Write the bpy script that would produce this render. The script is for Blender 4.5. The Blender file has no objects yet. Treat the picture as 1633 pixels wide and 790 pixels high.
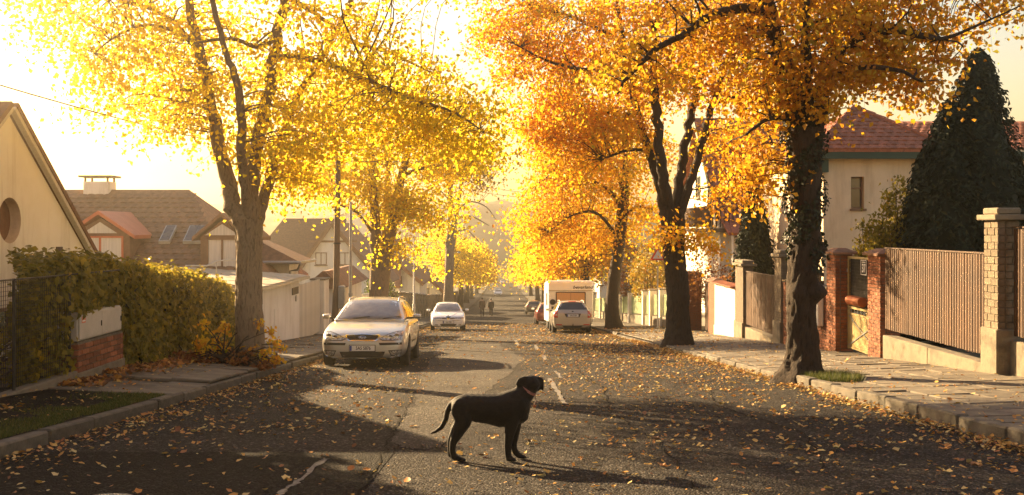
import bpy, bmesh, math, random
import numpy as np
from mathutils import Vector, Matrix, noise
from mathutils.bvhtree import BVHTree

R = math.radians
random.seed(7)
scene = bpy.context.scene
col = scene.collection

# ------------------------------------------------------------------ camera
F = 1633 * 35 / 36.0          # focal length in photograph pixels
PX, PY = 800.0, 364.0         # principal point (street vanishing x, true horizon y)
H = 1.33                      # eye height
cd = bpy.data.cameras.new("camera")
cam = bpy.data.objects.new("camera", cd)
col.objects.link(cam)
cam.location = (0, 0, H)
cam.rotation_euler = (R(90), 0, 0)
cd.lens = 35
cd.sensor_width = 36
cd.sensor_fit = 'HORIZONTAL'
cd.shift_x = (816.5 - PX) / 1633
cd.shift_y = -(395 - PY) / 1633
cd.clip_start = 0.1
cd.clip_end = 3000
scene.camera = cam

# ------------------------------------------------------------------ light
SUN_AZ, SUN_EL = R(43), R(19)     # azimuth to the left of the street axis
world = bpy.data.worlds.new("World")
scene.world = world
world.use_nodes = True
wn = world.node_tree
for n in list(wn.nodes):
    wn.nodes.remove(n)
wo = wn.nodes.new('ShaderNodeOutputWorld')
wb = wn.nodes.new('ShaderNodeBackground')
sky = wn.nodes.new('ShaderNodeTexSky')
sky.sky_type = 'NISHITA'
sky.sun_disc = False
sky.sun_elevation = SUN_EL
sky.sun_rotation = -SUN_AZ
sky.air_density = 2.0
sky.dust_density = 0.5
sky.ozone_density = 1.0
wm = wn.nodes.new('ShaderNodeMix')
wm.data_type = 'RGBA'
wm.blend_type = 'MULTIPLY'
wm.inputs[0].default_value = 1.0
wm.inputs[7].default_value = (1.0, 0.87, 0.98, 1)     # warm autumn air, the same all round
wn.links.new(sky.outputs[0], wm.inputs[6])
wn.links.new(wm.outputs[2], wb.inputs[0])
wb.inputs[1].default_value = 0.04
wn.links.new(wb.outputs[0], wo.inputs[0])

sd = bpy.data.lights.new("sun", 'SUN')
sun = bpy.data.objects.new("sun", sd)
col.objects.link(sun)
sd.energy = 5.0
sd.angle = R(0.5)
sd.color = (1.0, 0.70, 0.37)
to_sun = Vector((-math.sin(SUN_AZ) * math.cos(SUN_EL), math.cos(SUN_AZ) * math.cos(SUN_EL), math.sin(SUN_EL)))
sun.rotation_euler = (-to_sun).to_track_quat('-Z', 'Y').to_euler()
sun.location = to_sun * 60

scene.view_settings.view_transform = 'Standard'
scene.view_settings.look = 'None'
scene.view_settings.gamma = 1.0
scene.view_settings.exposure = 2.45
cy = scene.cycles
cy.use_denoising = True
cy.max_bounces = 6
cy.diffuse_bounces = 3
cy.glossy_bounces = 3
cy.transmission_bounces = 4
cy.transparent_max_bounces = 8
cy.volume_bounces = 0
cy.sample_clamp_indirect = 6

# ------------------------------------------------------------------ ground profile
_PY = np.array([-80, 0, 84, 100, 120, 140, 170, 208, 300, 400, 480, 560, 700.])
_PZ = np.array([80 * .0762, 0, -84 * .0762, -7.42, -8.62, -9.7, -11.2, -12.9, -16.6, -19.6, -21, -21.6, -22.])
def prof(y):
    return float(np.interp(y, _PY, _PZ))
KL, KR = -4.3, 4.8            # kerb lines
def gl(x, y):                 # height of the left footway
    return prof(y) + .13 + .05 * (KL - x) + (0.06 if y > 15 else 0.0)
def gr(x, y):                 # height of the right footway
    return prof(y) + .12 + .028 * (x - KR)
def at(px, py, Y):
    return Vector(((px - PX) / F * Y, Y, H + (PY - py) / F * Y))

# ------------------------------------------------------------------ materials
def nt(name):
    m = bpy.data.materials.new(name)
    m.use_nodes = True
    t = m.node_tree
    b = t.nodes['Principled BSDF']
    return m, t, b
def ramp(t, stops):
    r = t.nodes.new('ShaderNodeValToRGB')
    e = r.color_ramp.elements
    while len(e) < len(stops):
        e.new(0.5)
    for k, (p, c) in enumerate(stops):
        e[k].position = p
        e[k].color = (*c, 1)
    return r
def tex_noise(t, scale, detail=4, rough=.6, stretch=None):
    tc = t.nodes.new('ShaderNodeTexCoord')
    n = t.nodes.new('ShaderNodeTexNoise')
    n.inputs['Scale'].default_value = scale
    n.inputs['Detail'].default_value = detail
    n.inputs['Roughness'].default_value = rough
    if stretch:
        mp = t.nodes.new('ShaderNodeMapping')
        mp.inputs['Scale'].default_value = stretch
        t.links.new(tc.outputs['Object'], mp.inputs[0])
        t.links.new(mp.outputs[0], n.inputs['Vector'])
    else:
        t.links.new(tc.outputs['Object'], n.inputs['Vector'])
    return n
def pm(name, c1, c2=None, scale=4, rough=.8, bump=0.0, bscale=30, metal=0.0, stretch=None, rand=0.0, c3=None, spec=.4, lo=.35, hi=.65, coat=0.0):
    """a general procedural surface: two or three tones mixed by noise, fine bump, optional per-object variation"""
    m, t, b = nt(name)
    b.inputs['Roughness'].default_value = rough
    if name == 'black_coat':
        b.inputs['Sheen Weight'].default_value = .1
        b.inputs['Sheen Roughness'].default_value = .4
    b.inputs['Metallic'].default_value = metal
    b.inputs['Specular IOR Level'].default_value = spec
    if coat:
        b.inputs['Coat Weight'].default_value = coat
        b.inputs['Coat Roughness'].default_value = .08
    c2 = c2 or tuple(min(1, x * 1.25) for x in c1)
    n = tex_noise(t, scale, 5, .65, stretch)
    st = [(lo, c1), (hi, c2)] if not c3 else [(lo, c1), ((lo + hi) / 2, c2), (hi, c3)]
    r = ramp(t, st)
    t.links.new(n.outputs['Fac'], r.inputs[0])
    out = r.outputs[0]
    if 'plaster' in name:
        ns = tex_noise(t, 1.0, 6, .7, (1.6, 1.6, .22))
        rs = ramp(t, [(.34, (.72, .68, .62)), (.52, (1, 1, 1))])
        t.links.new(ns.outputs['Fac'], rs.inputs[0])
        mm = t.nodes.new('ShaderNodeMix')
        mm.data_type = 'RGBA'
        mm.blend_type = 'MULTIPLY'
        mm.inputs[0].default_value = .8
        t.links.new(out, mm.inputs[6])
        t.links.new(rs.outputs[0], mm.inputs[7])
        out = mm.outputs[2]
    if rand:
        oi = t.nodes.new('ShaderNodeObjectInfo')
        hv = t.nodes.new('ShaderNodeHueSaturation')
        mr = t.nodes.new('ShaderNodeMapRange')
        mr.inputs[3].default_value = 1 - rand
        mr.inputs[4].default_value = 1 + rand
        t.links.new(oi.outputs['Random'], mr.inputs[0])
        t.links.new(mr.outputs[0], hv.inputs['Value'])
        t.links.new(out, hv.inputs['Color'])
        out = hv.outputs[0]
    t.links.new(out, b.inputs['Base Color'])
    if bump:
        n2 = tex_noise(t, bscale, 6, .7, stretch)
        bp = t.nodes.new('ShaderNodeBump')
        bp.inputs['Strength'].default_value = bump
        bp.inputs['Distance'].default_value = .05 if 'bark' in name else .02
        t.links.new(n2.outputs['Fac'], bp.inputs['Height'])
        t.links.new(bp.outputs[0], b.inputs['Normal'])
    return m
def leafmat(name, stops, trans=.45, rough=.5):
    """leaf surface: colour by the leaf's own tint attribute, part of the light passes through"""
    m, t, b = nt(name)
    a = t.nodes.new('ShaderNodeAttribute')
    a.attribute_name = 'tint'
    r = ramp(t, stops)
    t.links.new(a.outputs['Fac'], r.inputs[0])
    t.links.new(r.outputs[0], b.inputs['Base Color'])
    b.inputs['Roughness'].default_value = rough
    b.inputs['Specular IOR Level'].default_value = .3
    tr = t.nodes.new('ShaderNodeBsdfTranslucent')
    t.links.new(r.outputs[0], tr.inputs['Color'])
    mx = t.nodes.new('ShaderNodeMixShader')
    mx.inputs[0].default_value = trans
    t.links.new(b.outputs[0], mx.inputs[1])
    t.links.new(tr.outputs[0], mx.inputs[2])
    t.links.new(mx.outputs[0], t.nodes['Material Output'].inputs['Surface'])
    return m

def asphalt_mat(name, base, light, patchy):
    m, t, b = nt(name)
    tc = t.nodes.new('ShaderNodeTexCoord')
    v = t.nodes.new('ShaderNodeTexVoronoi')
    v.inputs['Scale'].default_value = 52
    t.links.new(tc.outputs['Object'], v.inputs['Vector'])
    r = ramp(t, [(.0, tuple(.5 * x for x in base)), (.4, tuple(.75 * x for x in base)), (.7, tuple(1.15 * x for x in base)), (.88, light), (1, tuple(1.5 * x for x in light))])
    t.links.new(v.outputs['Color'], r.inputs[0])
    n = tex_noise(t, .55, 6, .65)
    r2 = ramp(t, [(.3, (.62, .62, .62)), (.5, (1, 1, 1)), (.72, patchy)])
    t.links.new(n.outputs['Fac'], r2.inputs[0])
    mx = t.nodes.new('ShaderNodeMix')
    mx.data_type = 'RGBA'
    mx.blend_type = 'MULTIPLY'
    mx.inputs[0].default_value = 1
    t.links.new(r.outputs[0], mx.inputs[6])
    t.links.new(r2.outputs[0], mx.inputs[7])
    t.links.new(mx.outputs[2], b.inputs['Base Color'])
    b.inputs['Roughness'].default_value = .85
    b.inputs['Specular IOR Level'].default_value = .12
    n3 = tex_noise(t, 6, 5, .7)
    ma = t.nodes.new('ShaderNodeMath')
    ma.operation = 'MULTIPLY_ADD'
    ma.inputs[1].default_value = 2.2
    t.links.new(n3.outputs['Fac'], ma.inputs[0])
    t.links.new(v.outputs['Distance'], ma.inputs[2])
    bp = t.nodes.new('ShaderNodeBump')
    bp.invert = True
    bp.inputs['Strength'].default_value = 1.0
    bp.inputs['Distance'].default_value = .04
    t.links.new(ma.outputs[0], bp.inputs['Height'])
    t.links.new(bp.outputs[0], b.inputs['Normal'])
    return m

M = {}
M['asphalt'] = asphalt_mat('asphalt', (.038, .034, .03), (.15, .135, .12), (1.35, 1.33, 1.3))
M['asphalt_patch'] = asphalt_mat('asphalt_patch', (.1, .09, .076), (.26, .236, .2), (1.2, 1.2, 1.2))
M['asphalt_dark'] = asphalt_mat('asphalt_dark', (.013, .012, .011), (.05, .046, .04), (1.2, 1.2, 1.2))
M['soil'] = pm('soil', (.06, .045, .03), (.12, .09, .05), 1.5, .95, .5, 12, c3=(.08, .1, .03))
M['hillside'] = pm('hillside', (.05, .055, .025), (.16, .1, .035), .06, .95, .8, .4, c3=(.1, .09, .03))
M['kerb'] = pm('kerb_concrete', (.075, .066, .048), (.15, .128, .095), 5, .85, .5, 40, rand=.18)
M['slab'] = pm('paving_concrete', (.105, .088, .064), (.175, .15, .11), 3, .85, .4, 45, rand=.22)
M['joint'] = pm('sandy_joint', (.06, .05, .035), (.1, .08, .05), 8, .95, .5, 60)
M['paint'] = pm('worn_white_paint', (.04, .037, .033), (.24, .22, .19), 26, .7, .3, 60)
M['moss'] = leafmat('moss_grass', [(0, (.05, .07, .015)), (.6, (.09, .12, .02)), (1, (.2, .17, .05))], .3)
M['brick'] = pm('red_brick', (.15, .052, .024), (.27, .1, .046), 9, .88, .5, 60, rand=.35, c3=(.2, .072, .035))
M['brick_light'] = pm('sand_lime_brick', (.12, .092, .062), (.19, .15, .1), 7, .88, .45, 60, rand=.15)
M['mortar'] = pm('mortar', (.1, .085, .06), (.17, .145, .105), 14, .95, .6, 70)
M['concrete'] = pm('concrete', (.12, .1, .07), (.21, .175, .12), 2.2, .9, .45, 30, c3=(.16, .13, .09))
M['plank'] = pm('weathered_plank', (.042, .017, .0048), (.092, .041, .0115), 5, .7, .35, 25, stretch=(6, 6, .6), rand=.25)
M['plank_grey'] = pm('grey_plank', (.5, .46, .38), (.62, .58, .5), 5, .75, .3, 25, stretch=(6, 6, .6), rand=.15)
M['wood_dark'] = pm('dark_wood', (.07, .04, .025), (.13, .075, .045), 5, .75, .4, 22, stretch=(6, 6, .6), rand=.2)
M['pole_wood'] = pm('pole_wood', (.13, .085, .05), (.22, .15, .09), 4, .85, .5, 25, stretch=(8, 8, .5))
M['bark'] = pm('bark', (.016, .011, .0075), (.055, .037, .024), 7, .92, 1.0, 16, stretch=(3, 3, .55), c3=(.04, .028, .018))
M['bark_pale_glare'] = pm('bark_pale_glare', (.13, .095, .06), (.29, .22, .15), 7, .92, 1.0, 15, stretch=(3, 3, .6), c3=(.2, .15, .1))  # grey-brown bark, lightened so its colour carries the left-hand glare
M['plaster'] = pm('plaster_cream', (.8, .76, .63), (.86, .83, .72), 1.3, .9, .25, 55)
M['plaster_white'] = pm('plaster_white', (.7, .66, .58), (.8, .76, .68), 1.1, .9, .2, 50)
M['plaster_beige'] = pm('plaster_beige', (.66, .52, .35), (.74, .6, .42), 1.3, .9, .25, 50)
M['tile'] = pm('clay_tile', (.22, .07, .035), (.34, .12, .06), 6, .8, .4, 30, rand=.25, c3=(.17, .06, .035))
M['tile_brown'] = pm('brown_tile', (.13, .065, .035), (.22, .11, .06), 6, .8, .4, 30, rand=.22)
M['tile_pale'] = pm('pale_tile', (.4, .33, .22), (.5, .42, .3), 6, .85, .3, 30, rand=.1)
M['green_paint'] = pm('green_paint', (.01, .034, .02), (.016, .05, .03), 3, .5, .1, 40)
M['fence_green'] = pm('pale_green_slats', (.2, .26, .12), (.3, .36, .18), 4, .7, .1, 30, rand=.12)
M['white_paint'] = pm('white_paint', (.72, .69, .62), (.8, .77, .7), 3, .5, .1, 40)
M['red_trim'] = pm('red_trim', (.45, .12, .05), (.52, .16, .07), 3, .6)
M['brown_trim'] = pm('brown_trim', (.16, .085, .045), (.22, .12, .065), 5, .6, .2, 30)
M['metal_dark'] = pm('dark_metal', (.03, .028, .025), (.05, .045, .04), 8, .5, .15, 60, metal=.5)
M['metal_grey'] = pm('grey_metal', (.3, .3, .29), (.4, .39, .37), 6, .45, .1, 50, metal=.6)
M['metal_yellow'] = pm('yellowed_sheet', (.4, .3, .12), (.52, .4, .18), 3, .5, .15, 30, metal=.15)
M['cabinet'] = pm('cabinet_sheet', (.44, .41, .34), (.54, .5, .42), 3, .6, .1, 40)
M['copper'] = pm('copper_paint', (.36, .1, .04), (.46, .15, .06), 5, .4, .05, 40, metal=.3)
M['iron'] = pm('cast_iron', (.09, .085, .08), (.2, .19, .18), 9, .5, .4, 40, metal=.6)
M['glass_win'] = pm('window_pane', (.03, .03, .03), (.06, .055, .05), 2, .06, 0, 1, spec=.7)
M['curtain'] = pm('net_curtain_pane', (.52, .5, .44), (.68, .65, .58), 3, .25, 0, 1, stretch=(14, 14, .4), spec=.6)
M['black'] = pm('black_plastic', (.015, .014, .013), (.025, .023, .02), 10, .55, .1, 60)
M['tyre'] = pm('tyre_rubber', (.016, .015, .014), (.03, .028, .026), 20, .85, .3, 80)
M['rim'] = pm('alloy', (.45, .44, .42), (.55, .54, .52), 8, .3, 0, 1, metal=.85)
M['silver_paint'] = pm('silver_car_paint', (.46, .44, .4), (.5, .48, .44), 60, .3, 0, 1, metal=.55, coat=.7)
M['white_car'] = pm('white_car_paint', (.66, .67, .68), (.7, .71, .72), 4, .3, 0, 1, coat=.7)
M['champagne'] = pm('champagne_car_paint', (.42, .38, .31), (.46, .42, .35), 60, .3, 0, 1, metal=.5, coat=.7)
M['grey_car'] = pm('grey_car_paint', (.15, .14, .125), (.18, .17, .15), 60, .3, 0, 1, metal=.5, coat=.7)
M['red_car'] = pm('red_car_paint', (.2, .045, .03), (.24, .06, .035), 20, .3, 0, 1, metal=.3, coat=.7)
M['car_glass'] = pm('car_glass', (.035, .036, .034), (.055, .055, .05), 3, .04, 0, 1, spec=.9)
M['windscreen'] = pm('windscreen_glass', (.13, .105, .075), (.24, .2, .15), 3, .05, 0, 1, spec=1.0)
M['lamp_glass'] = pm('lamp_glass', (.1, .1, .095), (.72, .7, .66), 26, .1, .35, 35, metal=.5, spec=.8)
M['lamp_red'] = pm('lamp_red', (.42, .02, .012), (.5, .035, .02), 20, .15, .1, 60, spec=.7)
M['lamp_orange'] = pm('lamp_orange', (.6, .2, .02), (.7, .28, .03), 20, .2)
M['chrome'] = pm('chrome', (.7, .69, .67), (.75, .74, .72), 5, .12, 0, 1, metal=1.0)
M['plate_white'] = pm('plate_white', (.7, .69, .66), (.75, .74, .7), 5, .4)
M['plate_blue'] = pm('plate_blue', (.02, .05, .3), (.025, .06, .34), 5, .4)
M['badge_blue'] = pm('badge_blue', (.02, .03, .14), (.03, .04, .18), 5, .2)
M['caravan'] = pm('caravan_shell', (.78, .77, .72), (.83, .82, .77), 2.5, .35, .06, 12)
M['caravan_stripe'] = pm('caravan_stripe', (.42, .33, .22), (.46, .37, .25), 3, .4)
M['tan_curtain'] = pm('tan_curtain', (.5, .27, .12), (.58, .33, .16), 4, .3, 0, 1, stretch=(12, 12, .5), spec=.5)
M['ink'] = pm('black_ink', (.012, .012, .014), (.02, .02, .02), 5, .6)
M['ink_white'] = pm('white_ink', (.75, .74, .7), (.8, .79, .75), 5, .5)
M['sign_red'] = pm('sign_red', (.6, .06, .03), (.65, .08, .04), 4, .45)
M['sticker_red'] = pm('sticker_red', (.6, .14, .06), (.68, .2, .1), 6, .5)
M['dog'] = pm('black_coat', (.006, .005, .0045), (.014, .012, .01), 30, .6, .35, 90, stretch=(1, 3, 3), spec=.15)
M['collar'] = pm('pink_collar', (.1, .04, .035), (.42, .2, .17), 18, .6, .3, 60)
M['cloth_brown'] = pm('brown_coat', (.06, .03, .022), (.085, .045, .03), 12, .9, .3, 60)
M['cloth_dark'] = pm('dark_coat', (.022, .02, .02), (.035, .03, .03), 12, .9, .3, 60)
M['skin'] = pm('skin', (.5, .28, .19), (.55, .32, .22), 8, .6)
M['hair'] = pm('hair', (.03, .02, .014), (.05, .03, .02), 20, .6)
M['cable'] = pm('cable', (.03, .03, .03), (.045, .04, .04), 5, .6)
M['leaf_yellow'] = leafmat('leaf_yellow', [(0, (.5, .46, .04)), (.35, (.78, .64, .035)), (.75, (.84, .6, .03)), (1, (.78, .45, .02))], .72)
M['leaf_gold'] = leafmat('leaf_gold', [(0, (.42, .38, .03)), (.3, (.74, .5, .025)), (.7, (.78, .4, .02)), (1, (.56, .24, .015))], .66)
M['leaf_orange'] = leafmat('leaf_orange', [(0, (.44, .38, .028)), (.25, (.78, .5, .025)), (.65, (.78, .36, .018)), (1, (.5, .18, .013))], .62)
M['leaf_amber'] = leafmat('leaf_amber', [(0, (.24, .24, .03)), (.25, (.6, .45, .028)), (.6, (.64, .34, .02)), (1, (.4, .17, .014))], .52)
M['leaf_olive'] = leafmat('leaf_olive', [(0, (.14, .13, .03)), (.5, (.36, .25, .03)), (1, (.34, .15, .02))], .4)
M['leaf_rust'] = leafmat('leaf_rust', [(0, (.14, .05, .02)), (.5, (.26, .1, .03)), (1, (.34, .17, .03))], .4)
M['leaf_green'] = leafmat('leaf_green', [(0, (.045, .065, .014)), (.5, (.09, .12, .02)), (1, (.2, .19, .03))], .4)
M['leaf_ivy'] = leafmat('leaf_ivy', [(0, (.13, .12, .015)), (.45, (.27, .22, .024)), (.85, (.4, .3, .03)), (1, (.52, .34, .03))], .6, .4)
M['leaf_dark'] = leafmat('leaf_dark', [(0, (.014, .02, .008)), (.6, (.028, .036, .012)), (1, (.06, .06, .018))], .2)
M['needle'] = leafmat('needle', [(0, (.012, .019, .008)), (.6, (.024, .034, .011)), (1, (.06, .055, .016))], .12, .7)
M['leaf_fallen'] = leafmat('leaf_fallen', [(0, (.55, .45, .2)), (.3, (.6, .38, .09)), (.6, (.46, .2, .045)), (.8, (.3, .14, .06)), (1, (.13, .065, .03))], .15, .6)
FALLEN = {'yellow': pm('fallen_yellow', (.56, .44, .16), (.66, .5, .18), 20, .6, .2, 60),
          'orange': pm('fallen_orange', (.42, .19, .05), (.56, .29, .07), 20, .6, .2, 60),
          'brown': pm('fallen_brown', (.22, .12, .05), (.34, .2, .09), 20, .65, .2, 60)}

# ------------------------------------------------------------------ builders
def tag(o, label=None, cat=None, group=None, kind=None):
    if label: o['label'] = label
    if cat: o['category'] = cat
    if group: o['group'] = group
    if kind: o['kind'] = kind
    return o
def empty(name, loc, label=None, cat=None, group=None, kind=None, rz=0.0):
    o = bpy.data.objects.new(name, None)
    o.empty_display_size = .2
    o.location = loc
    o.rotation_euler = (0, 0, rz)
    col.objects.link(o)
    return tag(o, label, cat, group, kind)
def wloc(p):
    v = Vector((0, 0, 0))
    while p is not None:
        v = v + p.location
        p = p.parent
    return v
def link(name, me, mat=None, parent=None):
    if mat is not None and not me.materials:
        me.materials.append(mat)
    o = bpy.data.objects.new(name, me)
    col.objects.link(o)
    if parent is not None:
        o.parent = parent
    return o
class MB:
    """collects polygons; build() links them as one mesh object, in world axes under an unrotated parent"""
    def __init__(s):
        s.v = []; s.f = []
    def add(s, vs, fs):
        k = len(s.v)
        s.v += [tuple(p) for p in vs]
        s.f += [tuple(i + k for i in f) for f in fs]
        return s
    def box(s, x0, x1, y0, y1, z0, z1):
        vs = [(x, y, z) for z in (z0, z1) for y in (y0, y1) for x in (x0, x1)]
        return s.add(vs, [(0, 2, 3, 1), (4, 5, 7, 6), (0, 1, 5, 4), (2, 6, 7, 3), (0, 4, 6, 2), (1, 3, 7, 5)])
    def hexa(s, b, t):
        """prism between two rings of points of equal count"""
        n = len(b)
        fs = [tuple(range(n - 1, -1, -1)), tuple(range(n, 2 * n))]
        fs += [(i, (i + 1) % n, n + (i + 1) % n, n + i) for i in range(n)]
        return s.add(list(b) + list(t), fs)
    def bar(s, a, b, w, h=None):
        a = Vector(a); b = Vector(b); h = h or w
        d = (b - a).normalized()
        up = Vector((0, 0, 1)) if abs(d.z) < .95 else Vector((0, 1, 0))
        x = d.cross(up).normalized() * w / 2
        y = x.cross(d).normalized() * h / 2
        return s.hexa([a - x - y, a + x - y, a + x + y, a - x + y], [b - x - y, b + x - y, b + x + y, b - x + y])
    def tube(s, pts, rad, n=8, cap=True, jit=None):
        pts = [Vector(p) for p in pts]
        m = len(pts)
        if not hasattr(rad, '__len__'):
            rad = [rad] * m
        d = (pts[1] - pts[0]).normalized()
        x = d.orthogonal().normalized()
        vs = []
        for i in range(m):
            dd = (pts[min(i + 1, m - 1)] - pts[max(i - 1, 0)])
            dd = dd.normalized() if dd.length > 1e-9 else d
            x = (x - dd * x.dot(dd))
            x = x.normalized() if x.length > 1e-6 else dd.orthogonal().normalized()
            y = dd.cross(x)
            for k in range(n):
                a = 2 * math.pi * k / n
                r = rad[i]
                o = x * math.cos(a) + y * math.sin(a)
                if jit: r = jit(pts[i] + o * r, r, i, a)
                vs.append(pts[i] + o * r)
        fs = [(i * n + k, i * n + (k + 1) % n, (i + 1) * n + (k + 1) % n, (i + 1) * n + k) for i in range(m - 1) for k in range(n)]
        if cap:
            fs += [tuple(range(n - 1, -1, -1)), tuple((m - 1) * n + k for k in range(n))]
        return s.add(vs, fs)
    def lathe(s, prf, n=24, axis='Z', c=(0, 0, 0)):
        """profile of (radius, height) turned about an axis through c"""
        vs = []
        for r, h in prf:
            for k in range(n):
                a = 2 * math.pi * k / n
                p = {'Z': (r * math.cos(a), r * math.sin(a), h), 'X': (h, r * math.cos(a), r * math.sin(a)), 'Y': (r * math.cos(a), h, r * math.sin(a))}[axis]
                vs.append((p[0] + c[0], p[1] + c[1], p[2] + c[2]))
        fs = [(i * n + k, i * n + (k + 1) % n, (i + 1) * n + (k + 1) % n, (i + 1) * n + k) for i in range(len(prf) - 1) for k in range(n)]
        fs += [tuple(range(n)), tuple((len(prf) - 1) * n + k for k in range(n))]
        return s.add(vs, fs)
    def mesh(s, name, off=None, smooth=False, bevel=0.0):
        me = bpy.data.meshes.new(name)
        v = s.v if off is None else [(p[0] - off[0], p[1] - off[1], p[2] - off[2]) for p in s.v]
        me.from_pydata(v, [], s.f)
        bm = bmesh.new()
        bm.from_mesh(me)
        bmesh.ops.recalc_face_normals(bm, faces=bm.faces)
        if bevel:
            bmesh.ops.bevel(bm, geom=list(bm.edges), offset=bevel, segments=1, affect='EDGES', clamp_overlap=True)
        bm.to_mesh(me)
        bm.free()
        if smooth:
            me.polygons.foreach_set('use_smooth', [True] * len(me.polygons))
            me.set_sharp_from_angle(angle=R(50))
        return me
    def build(s, name, mat, parent=None, smooth=False, bevel=0.0, local=False):
        off = None if (parent is None or local) else wloc(parent)
        return link(name, s.mesh(name, off, smooth, bevel), mat, parent)
def bake(me_or_obj, mods):
    """evaluate modifiers on a temporary object and hand back the finished mesh"""
    o = bpy.data.objects.new('temporary', me_or_obj)
    col.objects.link(o)
    for kind, kw in mods:
        md = o.modifiers.new(kind, kind)
        for k, v in kw.items():
            setattr(md, k, v)
    dg = bpy.context.evaluated_depsgraph_get()
    me = bpy.data.meshes.new_from_object(o.evaluated_get(dg))
    bpy.data.objects.remove(o)
    return me
def text(name, s, size, mat, parent, loc, rot, extrude=.002, align='CENTER', shear=0.0, sx=1.0):
    c = bpy.data.curves.new(name, 'FONT')
    c.body = s
    c.size = size
    c.extrude = extrude
    c.offset = size * .014
    c.align_x = align
    c.align_y = 'CENTER'
    c.shear = shear
    c.materials.append(mat)
    tmp = bpy.data.objects.new('temporary', c)
    col.objects.link(tmp)
    me = bpy.data.meshes.new_from_object(tmp.evaluated_get(bpy.context.evaluated_depsgraph_get()))
    bpy.data.objects.remove(tmp)
    o = link(name, me, mat, parent)
    o.location = loc
    o.rotation_euler = rot
    o.scale = (sx, 1, 1)
    return o
def spline(pts, per=5):
    """Catmull-Rom through tuples (x, y, z, radius)"""
    P = np.array(pts, float)
    if len(P) < 3:
        t = np.linspace(0, 1, per + 1)[:, None]
        return P[0] * (1 - t) + P[-1] * t
    Q = np.vstack([2 * P[0] - P[1], P, 2 * P[-1] - P[-2]])
    out = []
    for i in range(1, len(Q) - 2):
        p0, p1, p2, p3 = Q[i - 1:i + 3]
        for k in range(per):
            t = k / per
            out.append(.5 * ((2 * p1) + (-p0 + p2) * t + (2 * p0 - 5 * p1 + 4 * p2 - p3) * t * t + (-p0 + 3 * p1 - 3 * p2 + p3) * t ** 3))
    out.append(P[-1])
    return np.array(out)

def mesh_np(name, V, Fc, tint=None):
    """mesh from numpy arrays of equal-sized faces, with an optional per-face tint"""
    me = bpy.data.meshes.new(name)
    nv, nf, k = len(V), len(Fc), Fc.shape[1]
    me.vertices.add(nv)
    me.vertices.foreach_set('co', np.ascontiguousarray(V, dtype=np.float32).ravel())
    me.loops.add(nf * k)
    me.loops.foreach_set('vertex_index', np.ascontiguousarray(Fc, dtype=np.int32).ravel())
    me.polygons.add(nf)
    me.polygons.foreach_set('loop_start', np.arange(0, nf * k, k, dtype=np.int32))
    if tint is not None:
        a = me.attributes.new('tint', 'FLOAT', 'FACE')
        a.data.foreach_set('value', np.asarray(tint, dtype=np.float32))
    me.update(calc_edges=True)
    me.validate()
    return me
def unit(a):
    return a / np.maximum(np.linalg.norm(a, axis=-1, keepdims=True), 1e-9)
def leaves(name, C, size, rng, tint, up=.6, droop=.5, wide=.36, normal=None, curl=.12):
    """one folded two-triangle blade per centre"""
    n = len(C)
    nr = rng.normal(size=(n, 3))
    nr[:, 2] = nr[:, 2] * .7 + up * np.sign(rng.random(n) - .08)
    if normal is not None:
        nr = nr * .45 + normal * 1.0
    nr = unit(nr)
    t = rng.normal(size=(n, 3))
    t[:, 2] -= droop
    t = unit(t - nr * (t * nr).sum(1, keepdims=True))
    b = np.cross(nr, t)
    s = np.broadcast_to(size, (n,))[:, None] * rng.uniform(.65, 1.25, (n, 1))
    v0 = C - t * s * .5
    v2 = C + t * s * .5 - nr * s * curl
    v1 = C + b * s * wide - t * s * .08 + nr * s * curl
    v3 = C - b * s * wide - t * s * .08 + nr * s * curl
    V = np.stack([v0, v1, v2, v3], 1).reshape(-1, 3)
    k = np.arange(n)[:, None] * 4
    Fc = np.concatenate([k + [0, 1, 2], k + [0, 2, 3]], 1).reshape(-1, 3)
    return mesh_np(name, V, Fc, np.repeat(tint, 2))

# ================================================================== SETTING
def sheet(name, xs, ys, zf, mat, kind='structure', parent=None, smooth=True):
    X, Y = np.meshgrid(np.array(xs, float), np.array(ys, float))
    Z = np.vectorize(zf)(X, Y)
    V = np.stack([X, Y, Z], -1).reshape(-1, 3)
    nx, ny = len(xs), len(ys)
    i = (np.arange(ny - 1)[:, None] * nx + np.arange(nx - 1)[None, :]).ravel()
    Fc = np.stack([i, i + 1, i + nx + 1, i + nx], 1)
    me = mesh_np(name, V, Fc)
    me.polygons.foreach_set('use_smooth', [smooth] * len(me.polygons))
    o = link(name, me, mat, parent)
    o['kind'] = kind
    return o
def nz(x, y, s, seed=0.0):
    return noise.noise(Vector((x * s, y * s, seed)))
YS = sorted(set(list(np.arange(-30, 60, 3.0)) + list(np.arange(60, 220, 5.0)) + list(np.arange(220, 421, 12.5)) + list(_PY[1:-1])))
GX = [-380, -250, -160, -100, -60, -40, -25, -16, -12, -9, -6.6, -6, -4.5, 0, 5, 8.3, 9, 12, 16, 25, 40, 60, 100, 160, 250, 380]
def ground_z(x, y):
    z = prof(y) - .05
    if x < -6.5: z += .10 + min(.5, (-6.5 - x) * .12)
    if x > 8.2: z += .18 + min(.5, (x - 8.2) * .12)
    return z
gy = [y for y in YS] + [450, 511]
sheet('ground', GX, gy, ground_z, M['soil'])
def hill_z(x, y):
    t = min(1, max(0, (y - 395) / 110.0))
    t = t * t * (3 - 2 * t)
    z = prof(y) - 1.5 + t * (37 + 7 * nz(x, y, .006) + 6 * nz(x, 9, .013, 4) - .012 * abs(x + 60))
    return z + (2.0 * nz(x, y, .13, 2) + 1.2 * nz(x, y, .31, 3)) * min(1, t * 4)
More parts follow.
